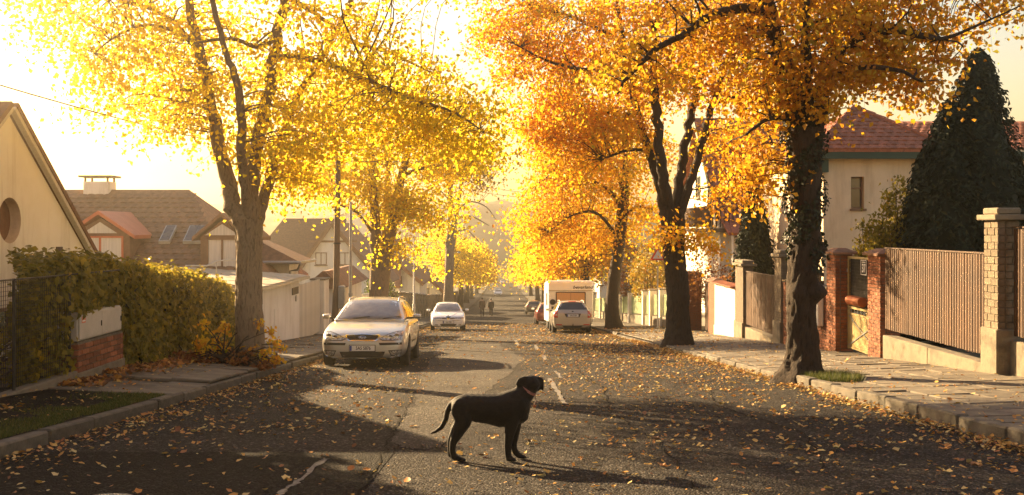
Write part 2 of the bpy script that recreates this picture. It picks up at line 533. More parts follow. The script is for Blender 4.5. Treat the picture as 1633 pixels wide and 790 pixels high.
sheet('hills', np.arange(-370, 371, 5.0), list(np.arange(390, 511, 4.0)), hill_z, M['hillside'])
sheet('road', [KL, -2.2, -.5, 1.6, 3.3, KR], [y for y in YS], lambda x, y: prof(y), M['asphalt'])

def flat(name, poly, mat, lift, parent=None, kind='structure', holes=0):
    """flat worn patch following the road surface"""
    bm = bmesh.new()
    vs = [bm.verts.new((x, y, prof(y) + lift)) for x, y in poly]
    bm.faces.new(vs)
    bmesh.ops.triangulate(bm, faces=bm.faces)
    bmesh.ops.recalc_face_normals(bm, faces=bm.faces)
    if bm.faces and sum(f.normal.z for f in bm.faces) < 0:
        bmesh.ops.reverse_faces(bm, faces=bm.faces)
    me = bpy.data.meshes.new(name)
    bm.to_mesh(me); bm.free()
    o = link(name, me, mat, parent)
    o['kind'] = kind
    return o
def road_px(px, py):
    Y = H * F / (py - 484.7)
    return ((px - PX) / F * Y, Y)
def ragged(pts, amp, n, seed):
    """densify a closed outline and roughen it"""
    rr = random.Random(seed)
    out = []
    for i, a in enumerate(pts):
        b = pts[(i + 1) % len(pts)]
        for k in range(n):
            t = k / n
            out.append((a[0] + (b[0] - a[0]) * t + rr.uniform(-amp, amp), a[1] + (b[1] - a[1]) * t + rr.uniform(-amp, amp) * 2))
    return out
# asphalt laid at different times; colour also lightened for sunlight, darkened for shade
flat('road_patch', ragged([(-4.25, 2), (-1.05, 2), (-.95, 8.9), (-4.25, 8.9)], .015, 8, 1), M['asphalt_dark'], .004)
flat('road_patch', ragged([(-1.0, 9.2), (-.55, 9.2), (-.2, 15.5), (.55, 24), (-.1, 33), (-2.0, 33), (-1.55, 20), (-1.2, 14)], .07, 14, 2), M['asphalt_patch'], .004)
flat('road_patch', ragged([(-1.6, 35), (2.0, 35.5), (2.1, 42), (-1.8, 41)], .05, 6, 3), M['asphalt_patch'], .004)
# worn paint left on the asphalt
strokes = [([(875, 604), (883, 616), (892, 630), (902, 645)], 7), ([(886, 592), (895, 603)], 5), ([(865, 566), (869, 574)], 6), ([(853, 550), (857, 558)], 5), ([(822, 543), (827, 551)], 5),
           ([(521, 733), (500, 747), (478, 767), (462, 778), (444, 792)], 9)]
for k, (ln, wpx) in enumerate(strokes):
    a = [road_px(x - wpx / 2, y) for x, y in ln]
    b = [road_px(x + wpx / 2, y) for x, y in ln][::-1]
    flat('road_marking', ragged(a + b, .022, 5, 20 + k), M['paint'], .008)

M['tar'] = pm('tar_seam', (.008, .0075, .007), (.02, .018, .016), 30, .95, .2, 60, spec=.03)
for k, ln in enumerate(([(-4.2, 8.93), (-3, 8.9), (-1.5, 8.94), (-.95, 8.9)], [(-1.02, 2.5), (-.98, 6), (-1.05, 9.0), (-1.2, 12), (-1.3, 15)], [(1.4, 7), (1.5, 9.5), (1.32, 12), (1.6, 15.5), (1.5, 19), (1.75, 24)],
                        [(-3.4, 12), (-2.6, 12.7), (-1.5, 12.5)], [(.5, 17.2), (2.1, 17.6), (3.4, 17.1), (4.7, 17.5)], [(-1.7, 34.9), (.2, 35.2), (2.1, 35.4)], [(2.6, 8), (3.1, 10.2), (2.8, 13), (3.4, 16.4)])):
    a = [(x - .014, y - .012) for x, y in ln]
    b = [(x + .014, y + .012) for x, y in ln][::-1]
    rr = random.Random(60 + k)
    cl, cr_ = [], []
    for (x0, y0), (x1, y1) in zip(ln[:-1], ln[1:]):
        for q in range(14):
            t_ = q / 14
            x, y, w = x0 + (x1 - x0) * t_ + rr.uniform(-.035, .035), y0 + (y1 - y0) * t_ + rr.uniform(-.04, .04), rr.uniform(.003, .011)
            dx, dy = x1 - x0, y1 - y0
            L_ = math.hypot(dx, dy)
            cl.append((x - dy / L_ * w, y + dx / L_ * w)); cr_.append((x + dy / L_ * w, y - dx / L_ * w))
    flat('tar_seam', cl + cr_[::-1], M['tar'], .010)

# kerbs of separate stones
slope = math.atan(-.0762)
def stone_mesh(name, lx, ly, lz, bev, seed):
    rr = random.Random(seed)
    mb = MB().box(-lx / 2, lx / 2, -ly / 2, ly / 2, -lz, 0)
    mb.v = [(x + rr.uniform(-1, 1) * bev * .5, y + rr.uniform(-1, 1) * bev * .5, z + rr.uniform(-1, 1) * bev * .4) for x, y, z in mb.v]
    return mb.mesh(name, bevel=bev)
kst = [stone_mesh('kerb_stone', .15, .985, .3, .018, s) for s in range(4)]
for me in kst: me.materials.append(M['kerb'])
for side, X0, ya, yb in (('left', KL - .075, 5.0, 64), ('right', KR + .075, 5.0, 64)):
    k = sheet('kerb', [X0 - .07, X0 + .07], [y for y in YS if -20 <= y], lambda x, y: prof(y) + (.06 if y < 64 else .12), M['kerb'])
    y = ya
    while y < yb:
        low = side == 'right' and (16.1 < y < 17.4 or 31 < y < 42)
        o = link('kerb_stone', random.choice(kst), None, k)
        dz = .125 if not low else .045
        if side == 'right' and y < 16.2: dz = .16
        o.location = (X0 + random.uniform(-.012, .012), y, prof(y) + dz + random.uniform(-.01, .01))
        o.rotation_euler = (slope + random.uniform(-.008, .008), random.uniform(-.03, .03), random.uniform(-.012, .012))
        y += 1.0
# footways with separate slabs
fr = sheet('pavement', [KR + .15, 6.4, 8.4], [y for y in YS if y >= -20], lambda x, y: gr(x, y) - .03, M['joint'])
fl = sheet('pavement', [-6.6, -5.4, KL - .15], [y for y in YS if y >= 9], lambda x, y: gl(x, y) - .03, M['joint'])
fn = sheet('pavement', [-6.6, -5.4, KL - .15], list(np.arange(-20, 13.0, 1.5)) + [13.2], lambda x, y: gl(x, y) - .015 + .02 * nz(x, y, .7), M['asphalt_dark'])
slm = [stone_mesh('paving_slab', .575, .575, .05, .012, 40 + s) for s in range(5)]
for me in slm: me.materials.append(M['slab'])
def slabs(parent, x0, nx, ya, yb, zf, step=.59, rz=0.0, tilt=.012):
    y = ya
    while y < yb:
        for i in range(nx):
            x = x0 + (i + .5) * step
            o = link('paving_slab', random.choice(slm), None, parent)
            o.location = (x, y, zf(x, y) + random.uniform(-.006, .008))
            o.rotation_euler = (slope + random.uniform(-tilt, tilt), random.uniform(-tilt, tilt) - (.028 if x > 0 else -.05), random.uniform(-.012, .012) + rz)
        y += step
slabs(fr, KR + .17, 5, 8.6, 41, gr)
slabs(fl, -6.05, 3, 13.5, 36, gl, .56, 0, .03)

# manhole cover half inside the bottom edge of the view
mx, my = road_px(170, 797)
mh = empty('manhole_cover', (mx, my, prof(my) + .004), 'round cast iron drain cover in the dark asphalt', 'manhole cover')
mh.rotation_euler = (slope, 0, 0)
mh.scale = (.55, .55, 1)
MB().lathe([(.0, 0), (.27, 0), (.30, .004), (.325, .006), (.34, .002)], 40).build('ring', M['iron'], mh, local=True)
mb = MB()
for i in range(-6, 7):
    for j in range(-6, 7):
        x, y = i * .04 + (.02 if j % 2 else 0), j * .04
        if x * x + y * y < .06:
            mb.box(x - .013, x + .013, y - .008, y + .008, .001, .012)
mb.build('raised_studs', M['metal_grey'], mh, local=True)['kind'] = 'stuff'

# ================================================================== VEGETATION
rng = np.random.default_rng(11)
def bark_jit(amp, bumps=(), flare=None, lobes=5, ph=0.0, rough=False):
    def f(p, r, i, a):
        k = 1 + amp * (noise.noise(Vector((p.x * 3.1 + ph, p.y * 3.1, p.z * 1.1))) + .5 * noise.noise(Vector((p.x * 8, p.y * 8, p.z * 3 + ph))))
        if flare:
            h = p.z - flare[0]
            if h < flare[1]:
                t = 1 - max(0, h) / flare[1]
                k += t * t * (flare[2] + .16 * math.cos(lobes * a + ph))
        e = 0.0
        if amp > .15 or (flare and rough):
            q = noise.noise(Vector((p.x * 16 + ph, p.y * 16, p.z * 3.2)))
            e += r * (.10 * (1 - abs(q) * 2.4) + .05 * noise.noise(Vector((p.x * 30, p.y * 30, p.z * 11))))
        for c, rad, hh in bumps:
            d = (Vector(c) - p).length
            if d < rad: e += hh * (1 - (d / rad) ** 2) ** 2
        return r * k + e
    return f
def blob_points(n, c, rad, rng, shell=.35):
    d = unit(rng.normal(size=(n, 3)))
    q = (shell + (1 - shell) * rng.random((n, 1))) ** .6
    return np.array(c) + d * q * np.array(rad)
def tree(name, label, trunk, limbs, crown, mat_bark, mat_leaf, group=None, nleaf=60, lsize=.11, seed=0, spread=.42, bumps=(), flare=(.7, .45), twig_r=.02, ncl=1.0, dens=1.0, sides=14, amp=.13, tshift=0.0, slim=1.0):
    """trunk and limbs follow given axes; each crown volume is filled with sprays, each spray on a twig from the nearest limb"""
    rg = np.random.default_rng(seed)
    near = trunk[0][0][1] < 35
    T = spline([(*p, r) for p, r in trunk], 18 if near else 7)
    T[:, 3] *= slim
    if near: sides = 44
    base = Vector(T[0][:3])
    root = empty(name, base, label, 'tree', group)
    fb = bark_jit(amp, bumps, (base.z, flare[0], flare[1]), 5 + seed % 3, seed * 1.7, near)
    MB().tube(T[:, :3], T[:, 3], sides, True, fb).build('trunk', mat_bark, root, smooth=True)
    samp = [T[len(T) // 2:, :4]]
    for L in limbs:
        S = spline([(*p, r) for p, r in L], 6)
        S[:, 3] *= (1 + slim) / 2
        # slight natural wander
        for i in range(1, len(S)):
            w = .25 * S[i, 3] + .015
            S[i, 0] += w * nz(S[i, 2] * 2, i * .7, 1.0, seed + 1.0) * 2
            S[i, 1] += w * nz(S[i, 2] * 2, i * .7, 1.0, seed + 9.0) * 2
        MB().tube(S[:, :3], S[:, 3], 9 if S[0, 3] > .08 else 6, True, bark_jit(.12, (), None, 5, seed)).build('limb', mat_bark, root, smooth=True)
        samp.append(S[2:, :4])
    samp = np.vstack(samp)
    tw = MB()
    Cs, Ts = [], []
    for (c, rad, n) in crown:
        n = max(1, int(n * ncl))
        cen = blob_points(n, c, rad, rg)
        for q in cen:
            d = np.linalg.norm(samp[:, :3] - q, axis=1) + np.maximum(0, samp[:, 2] - q[2]) * .5
            k = int(np.argmin(d))
            a = samp[k, :3]
            L = np.linalg.norm(q - a)
            mid = (a + q) / 2 + np.array([rg.normal() * .17, rg.normal() * .17, .1]) * L
            r0 = min(samp[k, 3] * .6, twig_r * (.7 + .35 * L))
            S = spline([(*a, r0), (*mid, r0 * .6), (*q, r0 * .25)], 3)
            tw.tube(S[:, :3], S[:, 3], 4, False)
            m = int(nleaf * dens * rg.uniform(.55, 1.35))
            # sprays are flattish and hang outwards from the end of the twig
            ax = unit((q - a) + np.array([0, 0, -.15]) * L)
            off = rg.normal(size=(m, 3)) * spread * np.array([1, 1, .5])
            off += ax * (rg.random((m, 1)) - .6) * spread * 2.0
            off[:, 2] -= .18 * (off[:, 0] ** 2 + off[:, 1] ** 2) / max(spread, .1)
            P = q + off
            Cs.append(P)
            tn = rg.normal(.5 + tshift, .14) + rg.normal(size=m) * .17
            Ts.append(tn)
            for _ in range(2):
                e = P[rg.integers(m)]
                tw.tube([q, (q + e) / 2 + np.array([0, 0, .04]), e], [r0 * .3, r0 * .2, r0 * .12], 3, False)
    C = np.vstack(Cs)
    t = np.clip(np.concatenate(Ts), 0, 1)
    o = tw.build('twigs', mat_bark, root)
    o['kind'] = 'stuff'
    me = leaves('crown', C - np.array(base), lsize, rg, t, up=.2)
    o = link('crown', me, mat_leaf, root)
    o['kind'] = 'stuff'
    return root
def pl(Y, *pts):
    """axis traced at one depth: (photo x, photo y, radius[, extra depth])"""
    return [(tuple(at(p[0], p[1], Y + (p[3] if len(p) > 3 else 0))), p[2]) for p in pts]
def vol(Y, *spec):
    """crown volumes: (photo x, photo y, radius across, radius up, sprays[, extra depth])"""
    return [(tuple(at(s[0], s[1], Y + (s[5] if len(s) > 5 else 0))), (s[2], s[2] * 1.15, s[3]), s[4]) for s in spec]

# --- tall tree on the left footway, beside the hedge
Y = 18.8
tree('street_tree', 'tall tree with glare-lightened bark and bright yellow leaves beside the ivy hedge', pl(Y, (397, 602, .33), (398, 560, .3), (397, 480, .275), (398, 410, .27), (397, 350, .3)),
     [pl(Y, (392, 365, .2), (372, 320, .17), (350, 230, .14), (328, 120, .115), (309, 50, .095), (297, -40, .08), (282, -160, .05), (270, -300, .03)),
      pl(Y, (402, 360, .19), (402, 300, .16), (412, 220, .135), (430, 140, .12), (441, 60, .11), (455, 0, .09), (470, -110, .07), (485, -280, .04)),
      pl(Y, (408, 355, .15), (426, 300, .12, .3), (447, 230, .1, .5), (473, 160, .09, .8), (520, 80, .07, 1), (560, 0, .055, 1.2), (600, -130, .03, 1.5)),
      pl(Y, (396, 345, .11), (388, 270, .1, -.5), (380, 140, .08, -1), (362, 90, .06, -1.2), (338, 0, .05, -1.5), (320, -100, .03, -1.8)),
      pl(Y, (440, 92, .07), (480, 92, .062, -.2), (530, 105, .055, -.4), (590, 130, .045, -.5), (650, 155, .035, -.6), (720, 178, .025, -.6), (775, 212, .014, -.6)),
      pl(Y, (456, -5, .06), (500, 20, .05, .4), (560, 65, .042, .6), (620, 84, .032, .8), (700, 122, .02, 1)),
      pl(Y, (321, 85, .065), (290, 50, .055, .2), (250, 18, .045, .4), (190, 0, .035, .6), (130, -25, .02, .8)),
      pl(Y, (326, 105, .04), (300, 62, .035, -.5), (240, 40, .028, -.8), (190, 55, .02, -1), (150, 85, .012, -1.2)),
      pl(Y, (446, 60, .06), (410, 75, .05, -.6), (370, 62, .04, -1.0), (300, 70, .02, -1.5)),
      pl(Y, (425, 165, .04), (500, 190, .03, 1), (560, 230, .02, 1.6))],
     vol(Y, (170, 35, 1.35, .75, 26), (300, 60, 1.5, 1.0, 34), (250, 150, 1.2, .75, 26), (220, 105, 1.1, .6, 16), (360, 175, 1.1, .85, 26), (460, 60, 1.7, 1.1, 42), (590, 125, 1.7, .8, 38), (690, 165, 1.25, .7, 36),
         (560, 200, 1.5, .65, 34), (460, 200, 1.0, .9, 26), (475, 300, .65, .45, 13, 1), (445, 260, .6, .6, 12, .6), (740, 215, .7, .45, 16), (560, 20, 1.3, .7, 10), (80, 10, .5, .4, 5), (160, 120, .4, .3, 3), (130, 180, .35, .25, 2),
         (300, -110, 3.0, 1.4, 60), (500, -170, 3.4, 1.8, 80), (640, -90, 1.8, .9, 26), (170, -80, 1.6, .8, 18)),
     M['bark_pale_glare'], M['leaf_yellow'], 'street trees along the left footway', nleaf=66, lsize=.098, seed=3, spread=.32, slim=.86, flare=(.55, .3), amp=.09)

# --- second tree on the left, behind the silver estate car
Y = 40.0
tree('street_tree', 'yellow-leaved tree with three stems behind the silver estate car', pl(Y, (606, 548, .48), (604, 500, .42), (604, 460, .4), (606, 430, .42)),
     [pl(Y, (600, 436, .25), (597, 340, .2), (592, 250, .16), (588, 160, .12), (585, 60, .06)), pl(Y, (612, 436, .26), (628, 340, .2), (645, 260, .16), (663, 215, .12), (690, 150, .06)),
      pl(Y, (606, 432, .16), (612, 360, .13, 1), (618, 280, .1, 1.5), (612, 180, .06, 2)), pl(Y, (592, 260, .1), (560, 220, .07), (520, 200, .04)), pl(Y, (640, 280, .09), (690, 265, .06), (740, 270, .03)),
      pl(Y, (600, 380, .08), (570, 340, .06, -.5), (535, 325, .03, -.8))],
     vol(Y, (560, 250, 2.3, 1.7, 44), (640, 260, 2.4, 1.7, 44), (715, 240, 1.7, 1.3, 34), (610, 320, 1.4, .9, 24), (530, 275, 1.2, .9, 16), (680, 330, 1.5, .9, 24), (570, 150, 2.3, 1.5, 34), (750, 240, .9, .8, 14),
         (690, 190, 1.6, 1.0, 18), (648, 390, .9, .5, 10), (490, 250, 1.0, .9, 14)),
     M['bark_pale_glare'], M['leaf_yellow'], 'street trees along the left footway', nleaf=80, lsize=.145, seed=4, spread=.5, ncl=.95, flare=(.9, .3))

# --- twin-stemmed thin tree further down on the left
Y = 84.0
tree('street_tree', 'tall twin-stemmed tree with thin brown foliage beyond the white hatchback', pl(Y, (714, 500, .5), (716, 450, .4), (717, 420, .38), (718, 395, .34)),
     [pl(Y, (716, 400, .28), (718, 330, .22), (719, 260, .18), (722, 200, .1)), pl(Y, (720, 405, .22), (728, 340, .18), (736, 290, .14), (745, 230, .08)),
      pl(Y, (729, 335, .08), (750, 322, .06), (775, 330, .05), (792, 352, .03)), pl(Y, (727, 350, .08), (750, 345, .06), (780, 360, .03)), pl(Y, (726, 370, .07), (745, 368, .05), (768, 390, .03)),
      pl(Y, (717, 320, .07), (700, 300, .05), (688, 270, .03))],
     vol(Y, (715, 245, 2.6, 1.3, 34), (748, 250, 2.2, 1.4, 28), (690, 265, 1.5, 1.0, 14), (770, 285, 1.3, .9, 10), (722, 190, 2.6, 1.4, 20)),
     M['bark_pale_glare'], M['leaf_olive'], 'street trees along the left footway', nleaf=46, lsize=.3, seed=5, spread=.7, flare=(.9, .2))

# --- big ivy-clad tree by gate on the right kerb
Y = 16.6
bp = [(at(1306, 466, Y - .15), .24, .19), (at(1268, 470, Y - .25), .26, .12), (at(1295, 440, Y - .25), .2, .1), (at(1312, 400, Y - .1), .2, .09), (at(1262, 420, Y - .2), .2, .07), (at(1280, 500, Y - .3), .2, .06), (at(1255, 520, Y - .1), .2, .05)]
tree('street_tree', 'nearest dark orange-leaved tree with knotted ivy-clad trunk at the kerb by the gate', pl(Y, (1273, 618, .36), (1280, 570, .29), (1279, 500, .25), (1281, 430, .26), (1284, 340, .27), (1284, 260, .28), (1283, 205, .3)),
     [pl(Y, (1272, 215, .2), (1255, 130, .17), (1240, 70, .15), (1222, 10, .13), (1205, -80, .1), (1190, -220, .06)),
      pl(Y, (1295, 215, .2), (1312, 150, .17, .3), (1328, 80, .15, .5), (1342, 0, .12, .8), (1360, -120, .08, 1), (1375, -240, .04, 1.2)),
      pl(Y, (1226, 18, .09), (1180, 14, .085, -.3), (1130, 28, .075, -.4), (1085, 58, .06, -.5), (1045, 80, .05, -.5), (1005, 120, .035, -.5), (985, 150, .015, -.5)),
      pl(Y, (1325, 100, .07), (1370, 62, .06, -.4), (1430, 50, .05, -.7), (1500, 62, .035, -.9), (1560, 40, .022, -1), (1625, 10, .012, -1)),
      pl(Y, (1318, 125, .06), (1370, 108, .045, -.8), (1430, 112, .035, -1.1), (1470, 130, .02, -1.2)),
      pl(Y, (1345, -10, .06), (1420, -20, .05), (1500, -30, .03), (1580, -20, .015)),
      pl(Y, (1262, 190, .05), (1225, 190, .04, -.5), (1190, 215, .025, -.8)),
      pl(Y, (1285, 215, .1), (1288, 130, .09, -.4), (1285, 40, .07, -.8), (1290, -90, .04, -1))],
     vol(Y, (1290, 60, 1.25, .9, 46), (1205, 75, 1.15, .8, 36), (1110, 55, 1.1, .6, 26), (1410, 30, 1.0, .6, 38), (1450, 95, .75, .45, 26), (1545, 25, .55, .4, 12), (1290, 145, .85, .5, 30), (1225, 165, .7, .45, 20),
         (1020, 100, .8, .5, 14), (1480, 140, .4, .25, 6), (1380, 120, .5, .35, 12), (1610, 10, .3, .2, 4), (1300, -130, 3.0, 1.4, 70), (1150, -90, 2.0, .8, 28), (1470, -60, 1.3, .6, 22), (1200, 250, .45, .4, 10), (1175, 310, .35, .35, 5), (1350, -10, 1.0, .6, 26)),
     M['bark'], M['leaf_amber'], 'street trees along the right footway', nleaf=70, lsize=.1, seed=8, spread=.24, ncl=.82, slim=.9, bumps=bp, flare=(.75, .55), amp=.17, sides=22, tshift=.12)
# ivy on that trunk
n = 2400
tt = rng.random(n)
pyv = 195 + tt * 240
cx = np.interp(pyv, [200, 300, 430], [1283, 1284, 1281])
ang = rng.random(n) * 2 * math.pi
rad = (.26 + .07 * rng.random(n)) * (1 + .25 * np.sin(tt * 17 + ang * 2))
rad[tt > .8] *= np.where(np.cos(ang[tt > .8]) > 0, 1.0, .7)
P = np.stack([(cx - PX) / F * Y + rad * np.cos(ang), Y + rad * np.sin(ang), H + (PY - pyv) / F * Y], 1)
ivb = at(1284, 360, Y)
me = leaves('ivy', P - np.array(ivb), .075, rng, np.clip(rng.normal(.3, .22, n), 0, 1), up=.2, normal=np.stack([np.cos(ang), np.sin(ang), 0 * ang + .3], 1))
o = link('ivy', me, M['leaf_dark'], None)
o.location = ivb
tag(o, 'dark ivy wrapped round upper trunk of the nearest right-hand street tree', 'ivy')
o['kind'] = 'stuff'

# --- second tree on the right, forked into four stems
Y = 29.3
tree('street_tree', 'large orange tree forking into four upright stems beside the white garden wall', pl(Y, (1082, 562, .5), (1082, 520, .42), (1079, 450, .4), (1074, 390, .4), (1072, 335, .43)),
     [pl(Y, (1060, 345, .2), (1050, 290, .17), (1030, 225, .14), (1014, 170, .12), (1000, 90, .09), (980, -20, .06), (970, -120, .03)), pl(Y, (1067, 335, .2), (1056, 270, .17, -.4), (1048, 190, .15, -.5), (1042, 120, .13, -.6), (1045, 20, .09, -.8), (1050, -100, .05, -1)),
      pl(Y, (1078, 335, .18), (1088, 265, .16, .4), (1099, 200, .14, .5), (1112, 140, .12, .7), (1128, 60, .09, 1), (1140, -60, .05, 1.2)), pl(Y, (1084, 340, .17), (1108, 270, .14), (1128, 200, .12), (1142, 150, .1), (1165, 80, .07), (1190, -10, .04)),
      pl(Y, (1044, 140, .1), (1000, 110, .085, -.8), (940, 112, .06, -1), (880, 100, .04, -1.4), (820, 70, .02, -1.6)), pl(Y, (1018, 185, .08), (970, 180, .06, .6), (915, 185, .04, .9), (860, 215, .02, 1)),
      pl(Y, (1138, 165, .07), (1180, 155, .055), (1215, 190, .04), (1235, 240, .02)), pl(Y, (1035, 240, .06), (1000, 240, .05, -.5), (960, 255, .03, -.8)), pl(Y, (1000, 70, .07), (920, 30, .05), (850, 10, .03))],
     vol(Y, (850, 110, 1.6, 1.3, 40), (800, 60, 1.0, .8, 16), (900, 60, 2.0, 1.5, 56), (960, 140, 2.1, 1.5, 66), (1040, 70, 2.3, 1.7, 76), (1120, 90, 1.7, 1.4, 48), (890, 190, 1.5, .9, 36), (970, 215, 1.5, .8, 34), (1190, 150, 1.1, .9, 24),
         (1170, 215, 1.0, .8, 20), (1215, 265, .8, .6, 11), (1150, 310, .5, .5, 5), (1090, 370, .75, .45, 14, -.6), (1125, 395, .35, .3, 4, -.6), (920, 270, .8, .6, 12), (1000, -70, 4.2, 2.0, 90), (820, 10, 1.5, .9, 18), (790, 40, .6, .6, 6), (860, 210, .7, .5, 10), (1100, 10, 1.8, 1.0, 30)),
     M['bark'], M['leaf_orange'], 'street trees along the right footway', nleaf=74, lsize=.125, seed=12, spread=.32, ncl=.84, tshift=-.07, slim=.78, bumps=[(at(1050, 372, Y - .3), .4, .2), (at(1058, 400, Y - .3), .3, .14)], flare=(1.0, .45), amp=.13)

# --- third tree on the right, beside the light estate car
Y = 49.0
tree('street_tree', 'leaning dark trunk with golden crown beside the champagne estate car', pl(Y, (981, 532, .52), (976, 490, .42), (980, 440, .38), (988, 385, .36), (993, 335, .36), (996, 290, .32)),
     [pl(Y, (996, 300, .22), (1000, 230, .16), (1006, 150, .1)), pl(Y, (992, 330, .16), (965, 300, .13), (925, 285, .1), (880, 280, .06), (850, 300, .03)), pl(Y, (988, 380, .1), (950, 340, .08, -1), (910, 345, .05, -1.4), (875, 370, .03, -1.6)),
      pl(Y, (996, 300, .14), (960, 230, .1), (930, 190, .05)), pl(Y, (990, 350, .09), (1015, 330, .07), (1040, 335, .03))],
     vol(Y, (900, 310, 2.2, 1.6, 50), (950, 265, 2.6, 1.8, 60), (865, 350, 1.7, 1.2, 30), (1000, 250, 2.2, 1.8, 40), (1015, 340, 1.1, 1.0, 18), (930, 370, 1.5, .8, 22), (900, 230, 2.2, 1.5, 34), (960, 150, 3.5, 2.0, 40), (870, 400, .9, .5, 8)),
     M['bark'], M['leaf_gold'], 'street trees along the right footway', nleaf=78, lsize=.165, seed=14, slim=.8, spread=.55, flare=(1.0, .45))

# --- trees further down on both sides
far_r = [(68, 5.6, 'leaf_gold', 'golden tree directly behind the white caravan, first beyond the leaning trunk', 8.2), (80, 5.7, 'leaf_yellow', 'bright yellow tree second behind the white caravan', 8.2),
         (94, 5.6, 'leaf_gold', 'golden-yellow tree third in the row behind the caravan', 8.8), (112, 5.6, 'leaf_gold', 'golden tree above the dark grey parked hatchback', 9.5),
         (135, 5.7, 'leaf_yellow', 'yellow tree just beyond the dark grey hatchback on the right side', 9.5), (165, 6, 'leaf_olive', 'olive-brown tree far down the right side of the street', 9.5), (205, 6, 'leaf_gold', 'small golden tree at the right bend of the distant street', 9.5)]
far_l = [(106, -5.6, 'leaf_yellow', 'yellow tree next beyond the twin-stemmed thin tree', 8.6), (128, -5.4, 'leaf_gold', 'golden tree above the two walkers', 8.8), (152, -5.4, 'leaf_yellow', 'yellow tree behind the two walkers, before the far white car', 9),
         (180, -5.4, 'leaf_gold', 'golden tree just before the far white car', 9), (222, -5.6, 'leaf_yellow', 'yellow tree beyond the far white car', 9.5), (262, -6, 'leaf_olive', 'small olive tree at the distant left end of the street', 9.5)]
for side, rows in ((1, far_r), (-1, far_l)):
    for k, (Y, X, ml, lab, hh) in enumerate(rows):
        z = prof(Y) + .15
        rr = random.Random(Y)
        lean = rr.uniform(-.4, .4)
        fk = z + hh * .38
        tr = [((X, Y, z), .42), ((X + lean * .3, Y, z + hh * .2), .34), ((X + lean * .5, Y, fk), .33)]
        lm = []
        for q in range(4):
            a = q * 1.57 + rr.uniform(-.5, .5)
            e = (X + lean + 2.0 * math.cos(a), Y + 2.0 * math.sin(a), z + hh * rr.uniform(.75, .95))
            lm.append([((X + lean * .5, Y, fk - .1), .2), ((X + lean + .7 * math.cos(a), Y + .7 * math.sin(a), z + hh * .58), .15), (e, .05)])
        s = -side
        cr = [((X + lean + s * 1.2, Y, z + hh * .62), (2.9, 3.0, 1.9), 42), ((X + lean, Y, z + hh * .85), (3.0, 3.2, 2.0), 40), ((X + lean + s * 2.2, Y - .5, z + hh * .5), (1.6, 1.8, 1.1), 18), ((X + lean - s * 1.8, Y, z + hh * .6), (1.9, 2, 1.5), 18)]
        tree('street_tree', lab, tr, lm, cr, M['bark'], M[ml], 'street trees along the right footway' if side > 0 else 'street trees along the left footway', nleaf=62, lsize=.24 if Y < 120 else .34, seed=30 + k + (20 if side > 0 else 0), spread=.65, twig_r=.03, sides=10)

gx_ = prof(12) + .3  # unseen tree added at the left, crowns placed to shade the near road
tree('shade_tree', 'unseen yellow tree added before the cream gable to shade the road', [((-9.2, 12.6, gx_), .2), ((-9.2, 12.6, gx_ + 1.2), .16), ((-9.2, 12.6, gx_ + 2.2), .14)], [[((-9.2, 12.6, gx_ + 2.1), .09), ((-9.2 + .6 * math.cos(a), 12.6 + math.sin(a), gx_ + 3.3), .05), ((-9.2 + .8 * math.cos(a), 12.6 + 1.9 * math.sin(a), gx_ + 4.4), .02)] for a in (.6, 1.5, 3.5, 5)],
     [((-9.9, 11.9, gx_ + 3.9), (1.9, 2.2, 2.3), 80), ((-8.95, 12.9, gx_ + 3.5), (.5, .9, 1.8), 50), ((-9.15, 15.0, 3.2), (.45, 1.0, .8), 60)], M['bark'], M['leaf_gold'], None, nleaf=44, lsize=.24, seed=90, spread=.26, sides=10)
# unseen trees added beside and behind the viewer; their crowns cut the sky light
for k, (X, Y, lab) in enumerate(((-5.6, 1.5, 'unseen yellow tree added on the left kerb beside the viewer'), (5.7, 3.0, 'unseen orange tree added on the right kerb beside the viewer'), (-5.6, -12, 'unseen yellow tree added on the left kerb behind the viewer'), (5.7, -11, 'unseen orange tree added on the right kerb behind the viewer'))):
    z = prof(Y) + .15
    tree('street_tree', lab, [((X, Y, z), .42), ((X, Y, z + 2.2), .33), ((X, Y, z + 3.4), .33)], [[((X, Y, z + 3.3), .2), ((X + 1.2 * math.cos(a), Y + 1.2 * math.sin(a), z + 6), .15), ((X + 2.4 * math.cos(a), Y + 2.4 * math.sin(a), z + 8.5), .05)] for a in (.5, 2.1, 3.6, 5.2)],
         [((X * .72, Y, z + 8.2), (4.6, 4.2, 2.2), 120), ((X * .45, Y - 1.5, z + 6.6), (2.6, 3.0, 1.2), 40)], M['bark'], M['leaf_gold'], None, nleaf=40, lsize=.34, seed=60 + k, spread=.6, twig_r=.03, sides=10)

